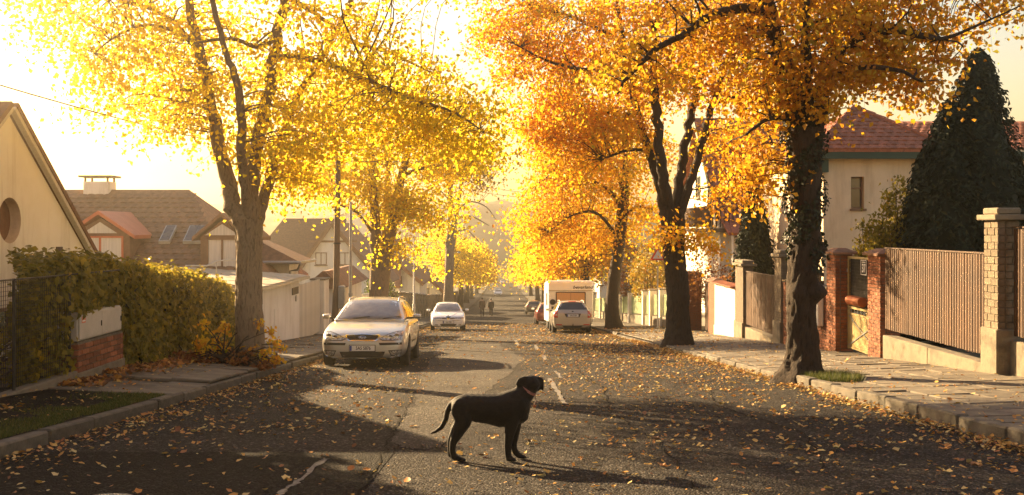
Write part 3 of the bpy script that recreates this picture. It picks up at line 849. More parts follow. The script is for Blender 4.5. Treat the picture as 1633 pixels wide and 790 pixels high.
def shrub(name, label, base, blobs, mat, n, size, cat='shrub', seed=1, stems=7, stemmat=None, group=None, up=.4, droop=.2):
    rg = np.random.default_rng(seed)
    base = Vector(base)
    root = empty(name, base, label, cat, group)
    Cs, mb = [], MB()
    tot = sum(b[1][0] * b[1][1] * b[1][2] for b in blobs)
    for c, rad in blobs:
        m = int(n * rad[0] * rad[1] * rad[2] / tot)
        cl = blob_points(max(3, m // 22), c, rad, rg, .5)
        P = cl[rg.integers(len(cl), size=m)] + rg.normal(size=(m, 3)) * np.array(rad) * .14
        Cs.append(P)
        for q in cl[:stems * 3]:
            b0 = base + Vector((rg.normal() * .12, rg.normal() * .12, 0))
            md = (b0 + Vector(q)) / 2 + Vector((rg.normal() * .1, rg.normal() * .1, .15))
            mb.tube([b0, md, Vector(q)], [.022, .014, .006], 4, False)
    C = np.vstack(Cs)
    mb.build('stems', stemmat or M['bark'], root)['kind'] = 'stuff'
    me = leaves('foliage', C - np.array(base), size, rg, np.clip(rg.normal(.5, .25, len(C)), 0, 1), up=up, droop=droop)
    link('foliage', me, mat, root)['kind'] = 'stuff'
    return root
def conifer(name, label, base, h, r, n, seed, size=.2, shoulders=()):
    """dense cypress: short upright sprays over a narrowing body"""
    rg = np.random.default_rng(seed)
    base = Vector(base)
    root = empty(name, base, label, 'tree')
    MB().tube([base, base + Vector((0, 0, h * .5)), base + Vector((0, 0, h * .93))], [r * .12, r * .08, .02], 8).build('trunk', M['bark'], root, smooth=True)
    parts = [((0, 0), h, r, 1.0)] + [((dx, dy), hh, rr, .6) for dx, dy, hh, rr in shoulders]
    Cs, Ns = [], []
    for (dx, dy), hh, rr, w in parts:
        m = int(n * hh * rr / sum(p[1] * p[2] for p in parts))
        t = rg.random(m) ** .8
        a = rg.random(m) * 2 * math.pi
        pr = np.sqrt(np.clip(1 - t, 0, 1)) * .72 + (1 - t) * .28
        lump = 1 + .10 * np.sin(a * 5 + t * 21 + seed) + .09 * np.sin(a * 9 - t * 34) + .085 * rg.normal(size=m)
        q = rr * pr * lump * rg.uniform(.82, 1.05, m) * np.minimum(1, t * 7 + .65)
        P = np.stack([dx + q * np.cos(a), dy + q * np.sin(a), t * hh + .05], 1)
        Cs.append(P)
        Ns.append(np.stack([np.cos(a), np.sin(a), .5 + 0 * a], 1))
    C = np.vstack(Cs)
    me = leaves('crown', C, size, rg, np.clip(rg.normal(.42, .25, len(C)), 0, 1), normal=np.vstack(Ns), droop=-1.6, wide=.2)
    link('crown', me, M['needle'], root)['kind'] = 'stuff'
    # dark core so no sky shows straight through the body
    core = MB()
    for (dx, dy), hh, rr, w in parts:
        core.lathe([(rr * .55, .1), (rr * .68, hh * .15), (rr * .62, hh * .4), (rr * .45, hh * .65), (rr * .2, hh * .88), (.02, hh * .97)], 12, 'Z', (base.x + dx, base.y + dy, base.z))
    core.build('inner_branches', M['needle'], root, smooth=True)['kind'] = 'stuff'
    return root
b = at(1560, 470, 23.5); b.z = prof(23.5) + .4
conifer('cypress_tree', 'tall dark evergreen with pointed top behind the wooden garden fence', b, 6.9, 1.5, 24000, 2, .16, [(-.7, -.1, 5.7, 1.35), (-1.15, .1, 4.6, 1.1), (.8, .2, 4.6, 1.25)])
b = at(1203, 470, 38.5); b.z = prof(38.5) + .4
conifer('cypress_tree', 'smaller rounded dark evergreen between the white house and the plank fence', b, 5.55, 1.0, 6000, 5, .22)
b = at(1412, 470, 24.0); b.z = prof(24) + .4
shrub('weeping_shrub', 'drooping olive-green shrub in front of the beige house wall', b, [((b.x, b.y, b.z + 1.6), (.75, .75, 1.5)), ((b.x + .35, b.y, b.z + 3.0), (.5, .5, 1.0)), ((b.x - .45, b.y - .2, b.z + 2.4), (.35, .4, .5))], M['leaf_ivy'], 5200, .1, seed=6, droop=1.6, up=.1)
for k, (X_, Y_, hh) in enumerate(((-8.6, 8.6, 5.2), (-8.5, 11.3, 4.6), (-9.5, 5.4, 5.5), (-9.0, 13.4, 5.6))):  # unseen evergreens added left of the view to shade the foreground
    conifer('cypress_tree', ['unseen dark evergreen added for shade before the cream house', 'unseen dark evergreen added for shade nearest the cream gable', 'unseen dark evergreen added for shade nearest the viewer', 'unseen dark evergreen added for shade, tallest of that row'][k], (X_, Y_, prof(Y_) + .2), hh, 1.55, 3500, 70 + k, .34)
b = Vector((8.9, 41.0, prof(41) + .3))
shrub('shrub', 'brown twiggy shrub above the brick gate pier', b, [((b.x, b.y, b.z + 1.9), (1.2, 1.3, 1.0)), ((b.x + .3, b.y - 2, b.z + 1.7), (.9, 1.0, .8))], M['leaf_rust'], 2600, .09, seed=7, stems=16)
b = Vector((8.4, 56.5, prof(56.5) + .3))
shrub('shrub', 'green and yellow shrub hanging over the pale green picket fence', b, [((b.x - .1, b.y, b.z + 2.4), (1.1, 1.4, 1.2)), ((b.x + .6, b.y + 3, b.z + 3.0), (1.2, 1.6, 1.5))], M['leaf_olive'], 4200, .15, seed=9)
b = Vector((8.8, 66, prof(66) + .3))
shrub('shrub', 'rust-coloured bare shrub behind leaning trunk', b, [((b.x, b.y, b.z + 2.7), (1.5, 2.0, 1.7)), ((b.x - .2, b.y + 8, b.z + 3.4), (1.8, 2.5, 2.2)), ((b.x + 1.6, b.y - 5, b.z + 3), (1.5, 2, 1.8))], M['leaf_rust'], 4200, .17, seed=10, stems=16)
b = Vector((-6.9, 56, prof(56) + .3))
shrub('shrub', 'small pale green shrub before the brown-roofed house on the left', b, [((b.x, b.y, b.z + 1.4), (.9, .9, 1.2))], M['leaf_green'], 1500, .14, seed=13)

# --- ivy-grown hedge on the left
hb = Vector((-6.35, 18.0, gl(-6.3, 18) - .1))
hedge = empty('hedge', hb, 'long ivy-covered hedge behind the brick meter cabinet', 'hedge')
def hedge_top(y):
    return float(np.interp(y, [12.9, 13.3, 14.5, 16, 18, 20, 22, 23.2], [.3, .72, .86, .8, .58, .42, .2, -.25]))
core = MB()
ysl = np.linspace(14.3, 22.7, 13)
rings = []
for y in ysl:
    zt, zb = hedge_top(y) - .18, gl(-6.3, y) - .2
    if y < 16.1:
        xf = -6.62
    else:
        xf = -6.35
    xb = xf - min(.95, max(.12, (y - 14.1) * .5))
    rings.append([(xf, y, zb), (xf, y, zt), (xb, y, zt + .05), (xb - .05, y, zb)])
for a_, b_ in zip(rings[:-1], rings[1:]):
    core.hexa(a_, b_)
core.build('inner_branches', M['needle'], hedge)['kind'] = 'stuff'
Pn, Nn = [], []
rgh = np.random.default_rng(21)
def hedge_pts(m):
    y = rgh.uniform(12.9, 23.15, m)
    u = rgh.random(m)
    zt = np.array([hedge_top(v) for v in y])
    zb = np.array([gl(-6.3, v) + .03 for v in y])
    f = rgh.random(m)
    front = f < .66
    end = f > .94
    x = np.where(front, -6.2 + .07 * np.sin(y * 2.3) + rgh.normal(size=m) * .07, -6.2 - rgh.random(m) * np.clip((y - 12.9) * .6, .12, 1.2))
    z = np.where(front, zb + (zt - zb) * u, zt - .02 + rgh.normal(size=m) * .07 + .08 * np.sin(y * 3.7 + x * 2))
    nn = np.where(front[:, None], np.array([[1, -.25, .25]]), np.array([[.15, -.1, 1]]))
    # rounded shoulder
    sh = front & (z > zt - .25)
    x = np.where(sh, x - (z - zt + .25) ** 2 * 1.6, x)
    # far and near ends
    yy = np.where(end, np.where(rgh.random(m) < .5, 23.1, 13.05) + rgh.normal(size=m) * .08, y)
    zt2 = np.array([hedge_top(v) for v in yy])
    z = np.where(end, zb + np.maximum(.1, zt2 - zb) * u, z)
    x = np.where(end, np.where(yy < 18, -6.1 - rgh.random(m) * .3, -6.25 - rgh.random(m) * 1.1), x)
    nn = np.where(end[:, None], np.array([[.2, 1, .2]]) * np.sign(yy - 18)[:, None], nn)
    p = np.stack([x, yy, z], 1)
    # keep clear of the meter cabinet, but let ivy hang over its top corner
    box = (p[:, 1] > 14.12) & (p[:, 1] < 15.98) & (p[:, 0] > -6.6) & (p[:, 2] < .04 + .05 * np.sin(p[:, 1] * 9))
    keep = ~box
    return p[keep], nn[keep]
P, N_ = hedge_pts(15500)
o = link('ivy_foliage', leaves('ivy_foliage', P - np.array(hb), .105, rgh, np.clip(rgh.normal(.42, .24, len(P)), 0, 1), normal=N_, droop=1.2, wide=.42, up=.2), M['leaf_ivy'], hedge)
o['kind'] = 'stuff'
ivy_me = []
for s in range(3):
    mb = MB()
    k = .055
    mb.add([(0, 0, k), (-k * .9, .006, k * .5), (-k * .75, .012, -k * .2), (0, -.012, -k * 1.15), (k * .75, .012, -k * .2), (k * .9, .006, k * .5), (0, -.01, 0)], [(0, 1, 6), (1, 2, 6), (2, 3, 6), (3, 4, 6), (4, 5, 6), (5, 0, 6)])
    me = mb.mesh('ivy_leaf')
    me.attributes.new('tint', 'FLOAT', 'FACE').data.foreach_set('value', [[.3, .5, .75][s]] * len(me.polygons))
    me.materials.append(M['leaf_ivy'])
    ivy_me.append(me)
P, N_ = hedge_pts(900)
sel = np.where(P[:, 1] < 17.2)[0][:290]
for i in sel:
    o = link('ivy_leaf', ivy_me[i % 3], None, hedge)
    o.location = Vector(P[i]) - hb + Vector(N_[i]).normalized() * .05
    q = (Vector(N_[i]) + Vector(rgh.normal(size=3) * .35)).to_track_quat('-Y', 'Z').to_euler()
    o.rotation_euler = q
    o.scale = (rgh.uniform(.8, 1.35),) * 3

# small plants
b = Vector((-6.35, 12.4, gl(-6.3, 12.4)))
shrub('shrub', 'pale yellow-green shrub behind the wire mesh fence', b + Vector((-.25, 0, 0)), [((b.x - .35, b.y + .9, b.z + .35), (.35, .7, .4)), ((b.x - .4, b.y - .5, b.z + .45), (.4, 1.2, .5))], M['leaf_ivy'], 2600, .055, seed=15, stems=10)
b = Vector((-5.1, 18.4, gl(-5.1, 18.4)))
shrub('sapling_shoots', 'yellow-leaved shoots growing round the foot of the pale trunk', b, [((b.x + .55, b.y + .2, b.z + .42), (.38, .4, .42)), ((b.x - .3, b.y + .1, b.z + .5), (.38, .35, .5)), ((b.x + .7, b.y, b.z + .18), (.45, .5, .2))], M['leaf_gold'], 620, .1, cat='plant', seed=16, stems=8, up=.1)
b = Vector((-4.25, 18.6, gl(-4.6, 18.6)))
shrub('weeds', 'brown dry weeds between the pale trunk and the kerb', Vector((-4.75, 18.3, gl(-4.8, 18.3))), [((-4.6, 18.2, b.z + .12), (.55, .5, .16)), ((-5.5, 18.5, b.z + .14), (.6, .5, .16))], M['leaf_rust'], 900, .08, cat='plant', seed=17, stems=5)

def grass(name, label, n, fx, size, mat, seed):
    rg = np.random.default_rng(seed)
    P = fx(rg, n)
    s = size * rg.uniform(.5, 1.3, (n, 1))
    a = rg.random(n) * 2 * math.pi
    w = np.stack([np.cos(a), np.sin(a), 0 * a], 1) * .0045
    tip = P + np.stack([rg.normal(size=n) * .35, rg.normal(size=n) * .35, np.ones(n)], 1) * s
    V = np.stack([P - w, P + w, tip], 1).reshape(-1, 3)
    Fc = np.arange(3 * n).reshape(-1, 3)
    o = link(name, mesh_np(name, V, Fc, rg.random(n)), mat)
    tag(o, label, 'grass', kind='stuff')
    return o
def g1(rg, n):
    y = rg.uniform(7.0, 13.2, n)
    x = KL - .16 - np.abs(rg.normal(size=n)) * .33
    x = np.where(x < -6, -5.2, x)
    k = np.array([nz(a, b, 1.1, 5) for a, b in zip(x, y)])
    x = np.where(k < -.15, -4.5 - rg.random(n) * .25, x)
    return np.stack([x, y, [gl(a, b) - .016 for a, b in zip(x, y)]], 1)
grass('grass', 'low mossy grass along the left kerb', 16000, g1, .035, M['moss'], 41)
def g2(rg, n):
    a = rg.random(n) * 6.28
    q = np.sqrt(rg.random(n))
    x = 5.32 + .42 * q * np.cos(a); y = 16.0 + .75 * q * np.sin(a)
    return np.stack([x, y, [gr(c, d) - .02 for c, d in zip(x, y)]], 1)
grass('grass', 'tuft of green and reddish grass at the foot of the knotted trunk', 3800, g2, .13, M['moss'], 42)

# ================================================================== WALLS, FENCES, GATES
def piece_mesh(name, lx, ly, lz, bev, mat, seed, rough=.25):
    rr = random.Random(seed)
    mb = MB().box(-lx / 2, lx / 2, -ly / 2, ly / 2, -lz / 2, lz / 2)
    mb.v = [tuple(c + rr.uniform(-1, 1) * bev * rough for c in p) for p in mb.v]
    me = mb.mesh(name, bevel=bev)
    me.materials.append(mat)
    return me
def brickwork(parent, x0, x1, y0, y1, z0, z1, mat, bl=.25, bh=.065, bd=.115, mort=.012, faces=('-x', '-y'), zfloor=None, slope_top=None, stagger=True, protrude=.006):
    """mortar core with single bricks laid in courses on the seen faces"""
    MB().box(x0 + .012, x1 - .012, y0 + .012, y1 - .012, z0, z1 - .004).build('mortar_core', M['mortar'], parent)
    off = wloc(parent)
    cache = {}
    def put(cx, cy_, cz, lx, ly):
        key = (round(lx, 3), round(ly, 3), random.randrange(2))
        if key not in cache:
            cache[key] = piece_mesh('brick', lx, ly, bh, .006, mat, len(cache))
        o = link('brick', cache[key], None, parent)
        o.location = Vector((cx, cy_, cz)) - off + Vector((random.uniform(-1, 1) * .003, random.uniform(-1, 1) * .003, random.uniform(-1, 1) * .0015))
        o.rotation_euler = (random.uniform(-.01, .01), random.uniform(-.01, .01), random.uniform(-.012, .012))
    row = 0
    z = z0
    while z + bh <= z1 + .002:
        for f in faces:
            if f == '-x': lo, hi = y0, y1
            else: lo, hi = x0 + (bd if '-x' in faces else 0) + (mort if '-x' in faces else 0), x1
            n = max(1, round((hi - lo) / bl))
            L = (hi - lo + mort) / n
            cuts = [lo + i * L for i in range(n + 1)]
            if stagger and row % 2:
                cuts = [lo] + [lo + (i + .5) * L for i in range(n)] + [lo + n * L]
            for a, b in zip(cuts[:-1], cuts[1:]):
                if f == '-x': put(x0 + bd / 2 - protrude, (a + b - mort) / 2, z + bh / 2, bd, b - a - mort)
                else: put((a + b - mort) / 2, y0 + bd / 2 - protrude, z + bh / 2, b - a - mort, bd)
        z += bh + mort
        row += 1
def pillar(label, y0, y1, depth, ztop, mat, cap='slab', base_h=0.0, x0=8.0, fine=True, group=None, bl=.25, bh=.065):
    zg = gr(x0, y1) - .12
    zb = prof(y0) + .2
    root = empty('gate_pillar', (x0, (y0 + y1) / 2, zg), label, 'pillar', group)
    zs = zg
    if base_h:
        zs = zb + base_h
        MB().box(x0 - .05, x0 + depth + .12, y0 - .05, y1 + .04, zg, zs).build('base', M['concrete'], root, bevel=.015)
    if fine:
        brickwork(root, x0, x0 + depth, y0, y1, zs, ztop, M[mat], bl=bl, bh=bh)
    else:
        mb = MB().box(x0 + .012, x0 + depth - .012, y0 + .012, y1 - .012, zs, ztop)
        mb.build('mortar_core', M['mortar'], root)
        mb = MB()
        z = zs
        while z + bh < ztop:
            n = max(1, round((y1 - y0) / bl))
            for i in range(n):
                a = y0 + (y1 - y0) * i / n
                mb.box(x0, x0 + .1, a + .004, a + (y1 - y0) / n - .008, z, z + bh)
            n = max(1, round((depth - .1) / bl))
            for i in range(n):
                a = x0 + .11 + (depth - .11) * i / n
                mb.box(a, a + (depth - .11) / n - .012, y0, y0 + .1, z, z + bh)
            z += bh + .012
        mb.build('bricks', M[mat], root)['kind'] = 'stuff'
    cx0, cx1, cy0, cy1 = x0 - .09, x0 + depth + .09, y0 - .09, y1 + .09
    if cap == 'slab':
        MB().box(cx0, cx1, cy0, cy1, ztop, ztop + .09).build('cap', M['concrete'], root, bevel=.012)
        MB().box(x0 - .02, x0 + depth + .02, y0 - .02, y1 + .02, ztop + .092, ztop + .2).build('cap', M['concrete'], root, bevel=.02)
    else:
        b = [(cx0, cy0, ztop), (cx1, cy0, ztop), (cx1, cy1, ztop), (cx0, cy1, ztop)]
        m = [(p[0], p[1], ztop + .05) for p in b]
        t = [(x0 + .12, y0 + .15, ztop + .15), (x0 + depth - .12, y0 + .15, ztop + .15), (x0 + depth - .12, y1 - .15, ztop + .15), (x0 + .12, y1 - .15, ztop + .15)]
        mb = MB().hexa(b, m)
        mb.hexa([(p[0], p[1], p[2] + .001) for p in m], t)
        mb.build('cap', M['tile_brown'] if mat == 'brick' else M['concrete'], root)
    return root
def plank_fence(label, y0, y1, x, z0, z1, plinth_top, mat='plank', pitch=.1, gap=.026, cap=True, group=None, cat='fence', plinth=True, limit=300):
    zg = gr(x, y1) - .15
    root = empty('garden_fence', (x, (y0 + y1) / 2, zg), label, cat, group)
    n = int((y1 - y0) / pitch)
    me = [piece_mesh('plank', .022, pitch - gap, z1 - z0, .005, M[mat], 5 + s, .15) for s in range(3)]
    off = wloc(root)
    for i in range(n):
        o = link('plank', me[i % 3], None, root)
        o.location = Vector((x + random.uniform(-.004, .004), y0 + (i + .5) * (y1 - y0) / n, (z0 + z1) / 2 + random.uniform(-.006, .006))) - off
        o.rotation_euler = (random.uniform(-.003, .003), 0, random.uniform(-.03, .03))
    for zz in (z0 + .25, z1 - .3):
        MB().box(x + .016, x + .07, y0, y1, zz - .05, zz + .05).build('rail', M['wood_dark'], root)
    if cap:
        MB().box(x - .03, x + .05, y0, y1, z1 + .008, z1 + .035).build('cap_rail', M['plank'], root)
    if plinth:
        seg = 2.0
        k = max(1, round((y1 - y0) / seg))
        for i in range(k):
            a, b = y0 + (y1 - y0) * i / k, y0 + (y1 - y0) * (i + 1) / k
            MB().box(x - .06, x + .2, a + .003, b - .003, gr(x, b) - .15, plinth_top).build('plinth', M['concrete'], root, bevel=.012)
    return root

G_R = 'gate pillars along the right footway'
# near the right edge
plank_fence('slatted wooden fence panel at the right edge beyond the tall pale brick pillar', 10.6, 15.98, 8.22, -.40, 1.32, -.47)
pillar('tall pale brick pillar with concrete base and slab cap, nearest on the right', 16.04, 16.5, .34, 1.46, 'brick_light', 'slab', .72, bl=.23, bh=.105)
plank_fence('wide sunlit wooden plank fence between brick pillar and pale pillar', 16.56, 20.96, 8.08, -.79, .89, -.92)
pillar('red brick pillar on the near side of gate number 37', 21.03, 21.75, .42, .74, 'brick', 'roof')
pillar('red brick pillar on the far side of gate number 37', 23.85, 24.5, .42, .70, 'brick', 'roof')

# gate 37
gy0, gy1, gx = 21.78, 23.82, 8.3
gt = empty('garden_gate', (gx, 22.8, prof(23) + .2), 'metal garden gate with mesh top, red letterbox and yellowed lower sheet', 'gate')
zb_, zt_ = -1.55, .66
mb = MB()
for y in (gy0 + .03, gy1 - .03): mb.box(gx - .025, gx + .025, y - .025, y + .025, zb_, zt_)
for z in (zb_ + .05, -.70, -.55, zt_ - .025): mb.box(gx - .02, gx + .02, gy0 + .056, gy1 - .056, z - .025, z + .025)
mb.build('frame', M['metal_yellow'], gt)
MB().box(gx - .006, gx + .006, gy0 + .06, gy1 - .06, zb_ + .08, -.73).build('lower_sheet', M['metal_yellow'], gt)
mb = MB()
mb.bar((gx - .014, gy0 + .08, zb_ + .1), (gx - .014, gy1 - .08, -.75), .014, .03)
mb.bar((gx - .018, gy1 - .08, zb_ + .1), (gx - .018, gy0 + .08, -.75), .014, .03)
mb.build('cross_brace', M['metal_grey'], gt)
mb = MB()
k = 0
y = gy0 + .1
while y < gy1 - .05:
    mb.box(gx - .004, gx + .004, y - .004, y + .004, -.52, zt_ - .05); y += .085
z = -.5
while z < zt_ - .06:
    mb.box(gx - .009, gx - .003, gy0 + .06, gy1 - .06, z - .004, z + .004); z += .075
mb.build('wire_grid', M['metal_dark'], gt)
MB().box(gx + .03, gx + .04, gy0 + .06, gy1 - .06, -.52, zt_ - .06).build('backing_sheet', M['black'], gt)
mb = MB()
mb.lathe([(.0, 22.62), (.115, 22.625), (.115, 23.45), (0, 23.455)], 18, 'Y', (gx - .1, 0, -.36))
mb.build('letterbox', M['copper'], gt, smooth=True)
mb = MB()
for z in (-.54,):
    for i in range(9):
        y = gy0 + .16 + i * .21
        mb.box(gx - .006, gx + .006, y - .006, y + .006, -.672, -.578)
mb.build('short_bars', M['metal_grey'], gt)
mb = MB().lathe([(0, gx - .06), (.035, gx - .055), (.035, gx - .02), (0, gx - .015)], 12, 'X', (0, gy0 + .75, -.62))
mb.build('handle', M['chrome'], gt)
hp = MB().box(8.255, 8.272, 22.52, 22.88, .26, .60).build('number_plate', M['ink'], gt, bevel=.004)
mb = MB()
for a in ((22.52, 22.88, .26, .275), (22.52, 22.88, .585, .60), (22.52, 22.535, .276, .584), (22.865, 22.88, .276, .584)):
    mb.box(8.249, 8.2535, a[0], a[1], a[2], a[3])
mb.build('white_border', M['ink_white'], gt)
o = text('number_37', '37', .27, M['ink_white'], gt, Vector((8.2535, 22.70, .405)) - wloc(gt), (R(90), 0, R(-90)), .003, sx=.82)
MB().box(8.249, 8.2535, 22.6, 22.8, .54, .56).build('small_line', M['ink_white'], gt)
# dark name plate inside the far pillar reveal is left as a small plaque
pq = MB().box(8.26, 8.36, 23.81, 23.835, .28, .36).build('name_plaque', M['metal_grey'], None, bevel=.004)
tag(pq, 'small grey name plaque on the red brick pillar beside gate', 'plaque')

# low brick wall beyond the gate
lw = empty('brick_wall', (8.0, 26.5, prof(26.5) + .1), 'low red brick wall behind knotted trunk', 'wall')
brickwork(lw, 8.04, 8.34, 24.53, 28.42, prof(28.4) + .05, -.2, M['brick'], faces=('-x',))
MB().box(8.0, 8.38, 24.53, 28.42, -.19, -.13).build('coping', M['concrete'], lw, bevel=.01)
cb = empty('meter_box', (7.96, 25.1, -1.0), 'white meter box on the low red brick wall', 'meter box')
MB().box(7.86, 8.02, 24.78, 25.35, -1.12, -.32).build('case', M['white_paint'], cb, bevel=.02)
MB().box(7.845, 7.858, 24.84, 25.29, -1.06, -.38).build('door', M['white_paint'], cb, bevel=.006)
plank_fence('short wooden screen standing on the low brick wall', 25.6, 28.3, 8.22, -.12, .22, 0, pitch=.1, plinth=False)

pillar('slim pale brick pillar just beyond the knotted trunk', 28.5, 29.2, .35, .5, 'brick_light', 'slab', .62, fine=False)
plank_fence('warm brown plank fence in dappled light between two slim pale pillars', 29.26, 32.95, 8.1, -1.85, -.12, -1.93)
pillar('slim pale brick pillar beside the white garden wall', 33.0, 34.1, .35, .06, 'brick_light', 'slab', .5, fine=False)
ww = empty('garden_wall', (8, 36, prof(36) + .1), 'bright white rendered garden wall with tiled coping', 'wall')
MB().box(8.0, 8.25, 34.14, 37.4, prof(37.4), -.72).build('render', M['plaster_white'], ww)
MB().box(7.97, 8.0, 34.14, 37.4, prof(37.4), prof(35.7) + .42).build('plinth', M['plaster'], ww)
tm = []
for s in range(2):
    mb = MB()
    for k in range(5):
        a0, a1 = math.pi * k / 5, math.pi * (k + 1) / 5
    pts = [(math.cos(math.pi * k / 5) * .1, math.sin(math.pi * k / 5) * .05) for k in range(6)]
    b = [(-.26, p[0], p[1]) for p in pts]; t = [(.2, p[0] * .9, p[1] + .04) for p in pts]
    mb.add(b + t, [(i, i + 1, 7 + i, 6 + i) for i in range(5)] + [tuple(range(5, -1, -1)), tuple(range(6, 12)), (0, 6, 11, 5)])
    me = mb.mesh('coping_tile'); me.materials.append(M['tile']); tm.append(me)
n = 16
for i in range(n):
    o = link('coping_tile', tm[i % 2], None, ww)
    o.location = Vector((8.1, 34.25 + i * 3.05 / (n - 1), -.715)) - wloc(ww)
    o.rotation_euler = (0, random.uniform(-.03, .03), random.uniform(-.03, .03))
MB().box(7.92, 8.3, 34.14, 37.4, -.74, -.715).build('coping_bed', M['tile'], ww)
pillar('narrow brick pillar at the far end of the white garden wall', 37.45, 38.5, .36, -.72, 'brick', 'roof', fine=False)
plank_fence('narrow dark plank gate next to the white garden wall', 38.55, 40.6, 8.3, prof(40) + .25, -.85, 0, 'wood_dark', .12, plinth=False, cat='gate')
pillar('deep red brick gate pier with flat cap behind the forked orange tree', 43.5, 44.2, .75, -.72, 'brick', 'roof', fine=False)
# white pillars and green slats
posts = [(45.6, .0), (49.6, 0), (52.9, 0), (55.6, 0), (61.8, 0), (66.7, 0), (72.5, 0), (80.0, .75), (86, .2)]
G_W = 'white fence pillars along the right footway'
names = ['first white fence pillar beyond the brick gate pier', 'white fence pillar hidden beside the forked tree', 'broad white fence pillar right of the green slats', 'white fence pillar near the small warning sign', 'white fence pillar midway along the pale green fence', 'white fence pillar right of the leaning trunk', 'white fence pillar behind the leaning trunk', 'tall white fence pillar beside the white caravan', 'farthest white fence pillar, level with the caravan']
for k, ((y, ex), lab) in enumerate(zip(posts, names)):
    zg = prof(y) + .1
    r_ = empty('fence_pillar', (8.0, y, zg), lab, 'pillar', G_W)
    h = 1.95 + ex
    MB().box(7.85, 8.2, y - .2, y + .2, zg - .1, zg + h).build('shaft', M['plaster_white'], r_)
    MB().box(7.8, 8.25, y - .25, y + .25, zg + h, zg + h + .07).build('cap', M['concrete'], r_, bevel=.015)
for k in range(len(posts) - 1):
    a, b = posts[k][0] + .22, posts[k + 1][0] - .22
    lab = ['pale green picket fence beside the brick gate pier', 'pale green picket fence panel behind forked orange trunk', 'pale green picket panel left of the forked trunk', 'pale green picket panel with dark stone base', 'long pale green picket panel in the middle of the row', 'pale green picket panel left of middle white pillar', 'pale green picket panel behind leaning trunk', 'pale green picket panel next to the caravan'][k]
    zm = prof((a + b) / 2) + .1
    r_ = empty('picket_fence', (8.05, (a + b) / 2, zm), lab, 'fence', 'pale green picket fences along the right footway')
    n = max(4, int((b - a) / .16))
    me = piece_mesh('slat', .025, .11, 1.05, .006, M['fence_green'], k)
    for i in range(n):
        o = link('slat', me, None, r_)
        yy = a + (i + .5) * (b - a) / n
        o.location = (-.01 + random.uniform(-.004, .004), yy - (a + b) / 2, prof(yy) + .1 - zm + 1.18)
    for hz in (.85, 1.5):
        MB().bar((8.09, a, prof(a) + .1 + hz), (8.09, b, prof(b) + .1 + hz), .05, .07).build('rail', M['white_paint'], r_)
    mb = MB().hexa([(7.95, a, prof(a) - .1), (8.2, a, prof(a) - .1), (8.2, b, prof(b) - .1), (7.95, b, prof(b) - .1)], [(7.95, a, prof(a) + .7), (8.2, a, prof(a) + .7), (8.2, b, prof(b) + .7), (7.95, b, prof(b) + .7)])
    mb.build('stone_base', M['concrete'], r_)

# warning sign behind the forked tree
sy = 46.0
sx = (1049 - PX) / F * sy
sg = empty('warning_sign', (sx, sy, prof(sy) + .1), 'red and white triangular warning sign on a post', 'road sign')
zc = H + (PY - 408) / F * sy
MB().tube([(sx, sy + .03, prof(sy) + .1), (sx, sy + .03, zc + .3)], .03, 10).build('post', M['metal_grey'], sg)
def tri(s, y0, y1):
    p = [(0, s * .58), (-s * .5, -s * .29), (s * .5, -s * .29)]
    return MB().hexa([(sx + a, y0, zc + b) for a, b in p], [(sx + a, y1, zc + b) for a, b in p])
tri(.72, sy - .012, sy - .002).build('red_triangle', M['sign_red'], sg)
tri(.46, sy - .018, sy - .0125).build('white_triangle', M['plate_white'], sg)
tri(.74, sy, sy + .012).build('back', M['metal_grey'], sg)

# ---------------------------------------------------------------- left side walls
lwz = -.70
w_ = empty('low_wall', (-6.1, 11.5, prof(11.5) + .1), 'low concrete footing wall under wire mesh fence', 'wall')
MB().box(-6.2, -6.02, 9.0, 14.15, prof(14.15) - .1, lwz).build('wall', M['concrete'], w_, bevel=.012)
wf = empty('wire_fence', (-6.1, 11.5, lwz), 'rusty wire mesh fence before the cream house', 'fence')
for y in (9.2, 12.45, 14.05):
    MB().tube([(-6.1, y, lwz - .05), (-6.1, y, .74 - .012 * (y - 9))], .022, 8).build('post', M['metal_dark'], wf)
MB().tube([(-6.1, 9.0, .71), (-6.1, 15.9, .66)], .012, 6).build('top_wire', M['metal_dark'], wf)
mb = MB()
y = 9.0
while y < 14.1:
    mb.bar((-6.1, y, lwz + .03), (-6.1, y, .7), .0045); y += .055
z = lwz + .04
while z < .7:
    mb.bar((-6.105, 9.0, z), (-6.105, 14.1, z), .0045); z += .055
o = mb.build('mesh_wires', M['metal_dark'], wf)
o['kind'] = 'stuff'
pk = MB().tube([(-6.62, 14.9, -.4), (-6.62, 14.9, 1.05)], .05, 10).build('wooden_post', M['pole_wood'], None)
tag(pk, 'short wooden post sticking out of hedge top', 'post')

uc = empty('meter_cabinet', (-6.3, 15.05, -.9), 'brick meter cabinet with two pale metal doors under ivy', 'meter cabinet')
MB().box(-6.56, -6.02, 14.17, 15.93, -1.3, -.74).build('footing', M['concrete'], uc, bevel=.015)
brickwork(uc, -6.55, -6.04, 14.2, 15.9, -.738, -.30, M['brick'], bl=.26, bh=.07, faces=('-y',))
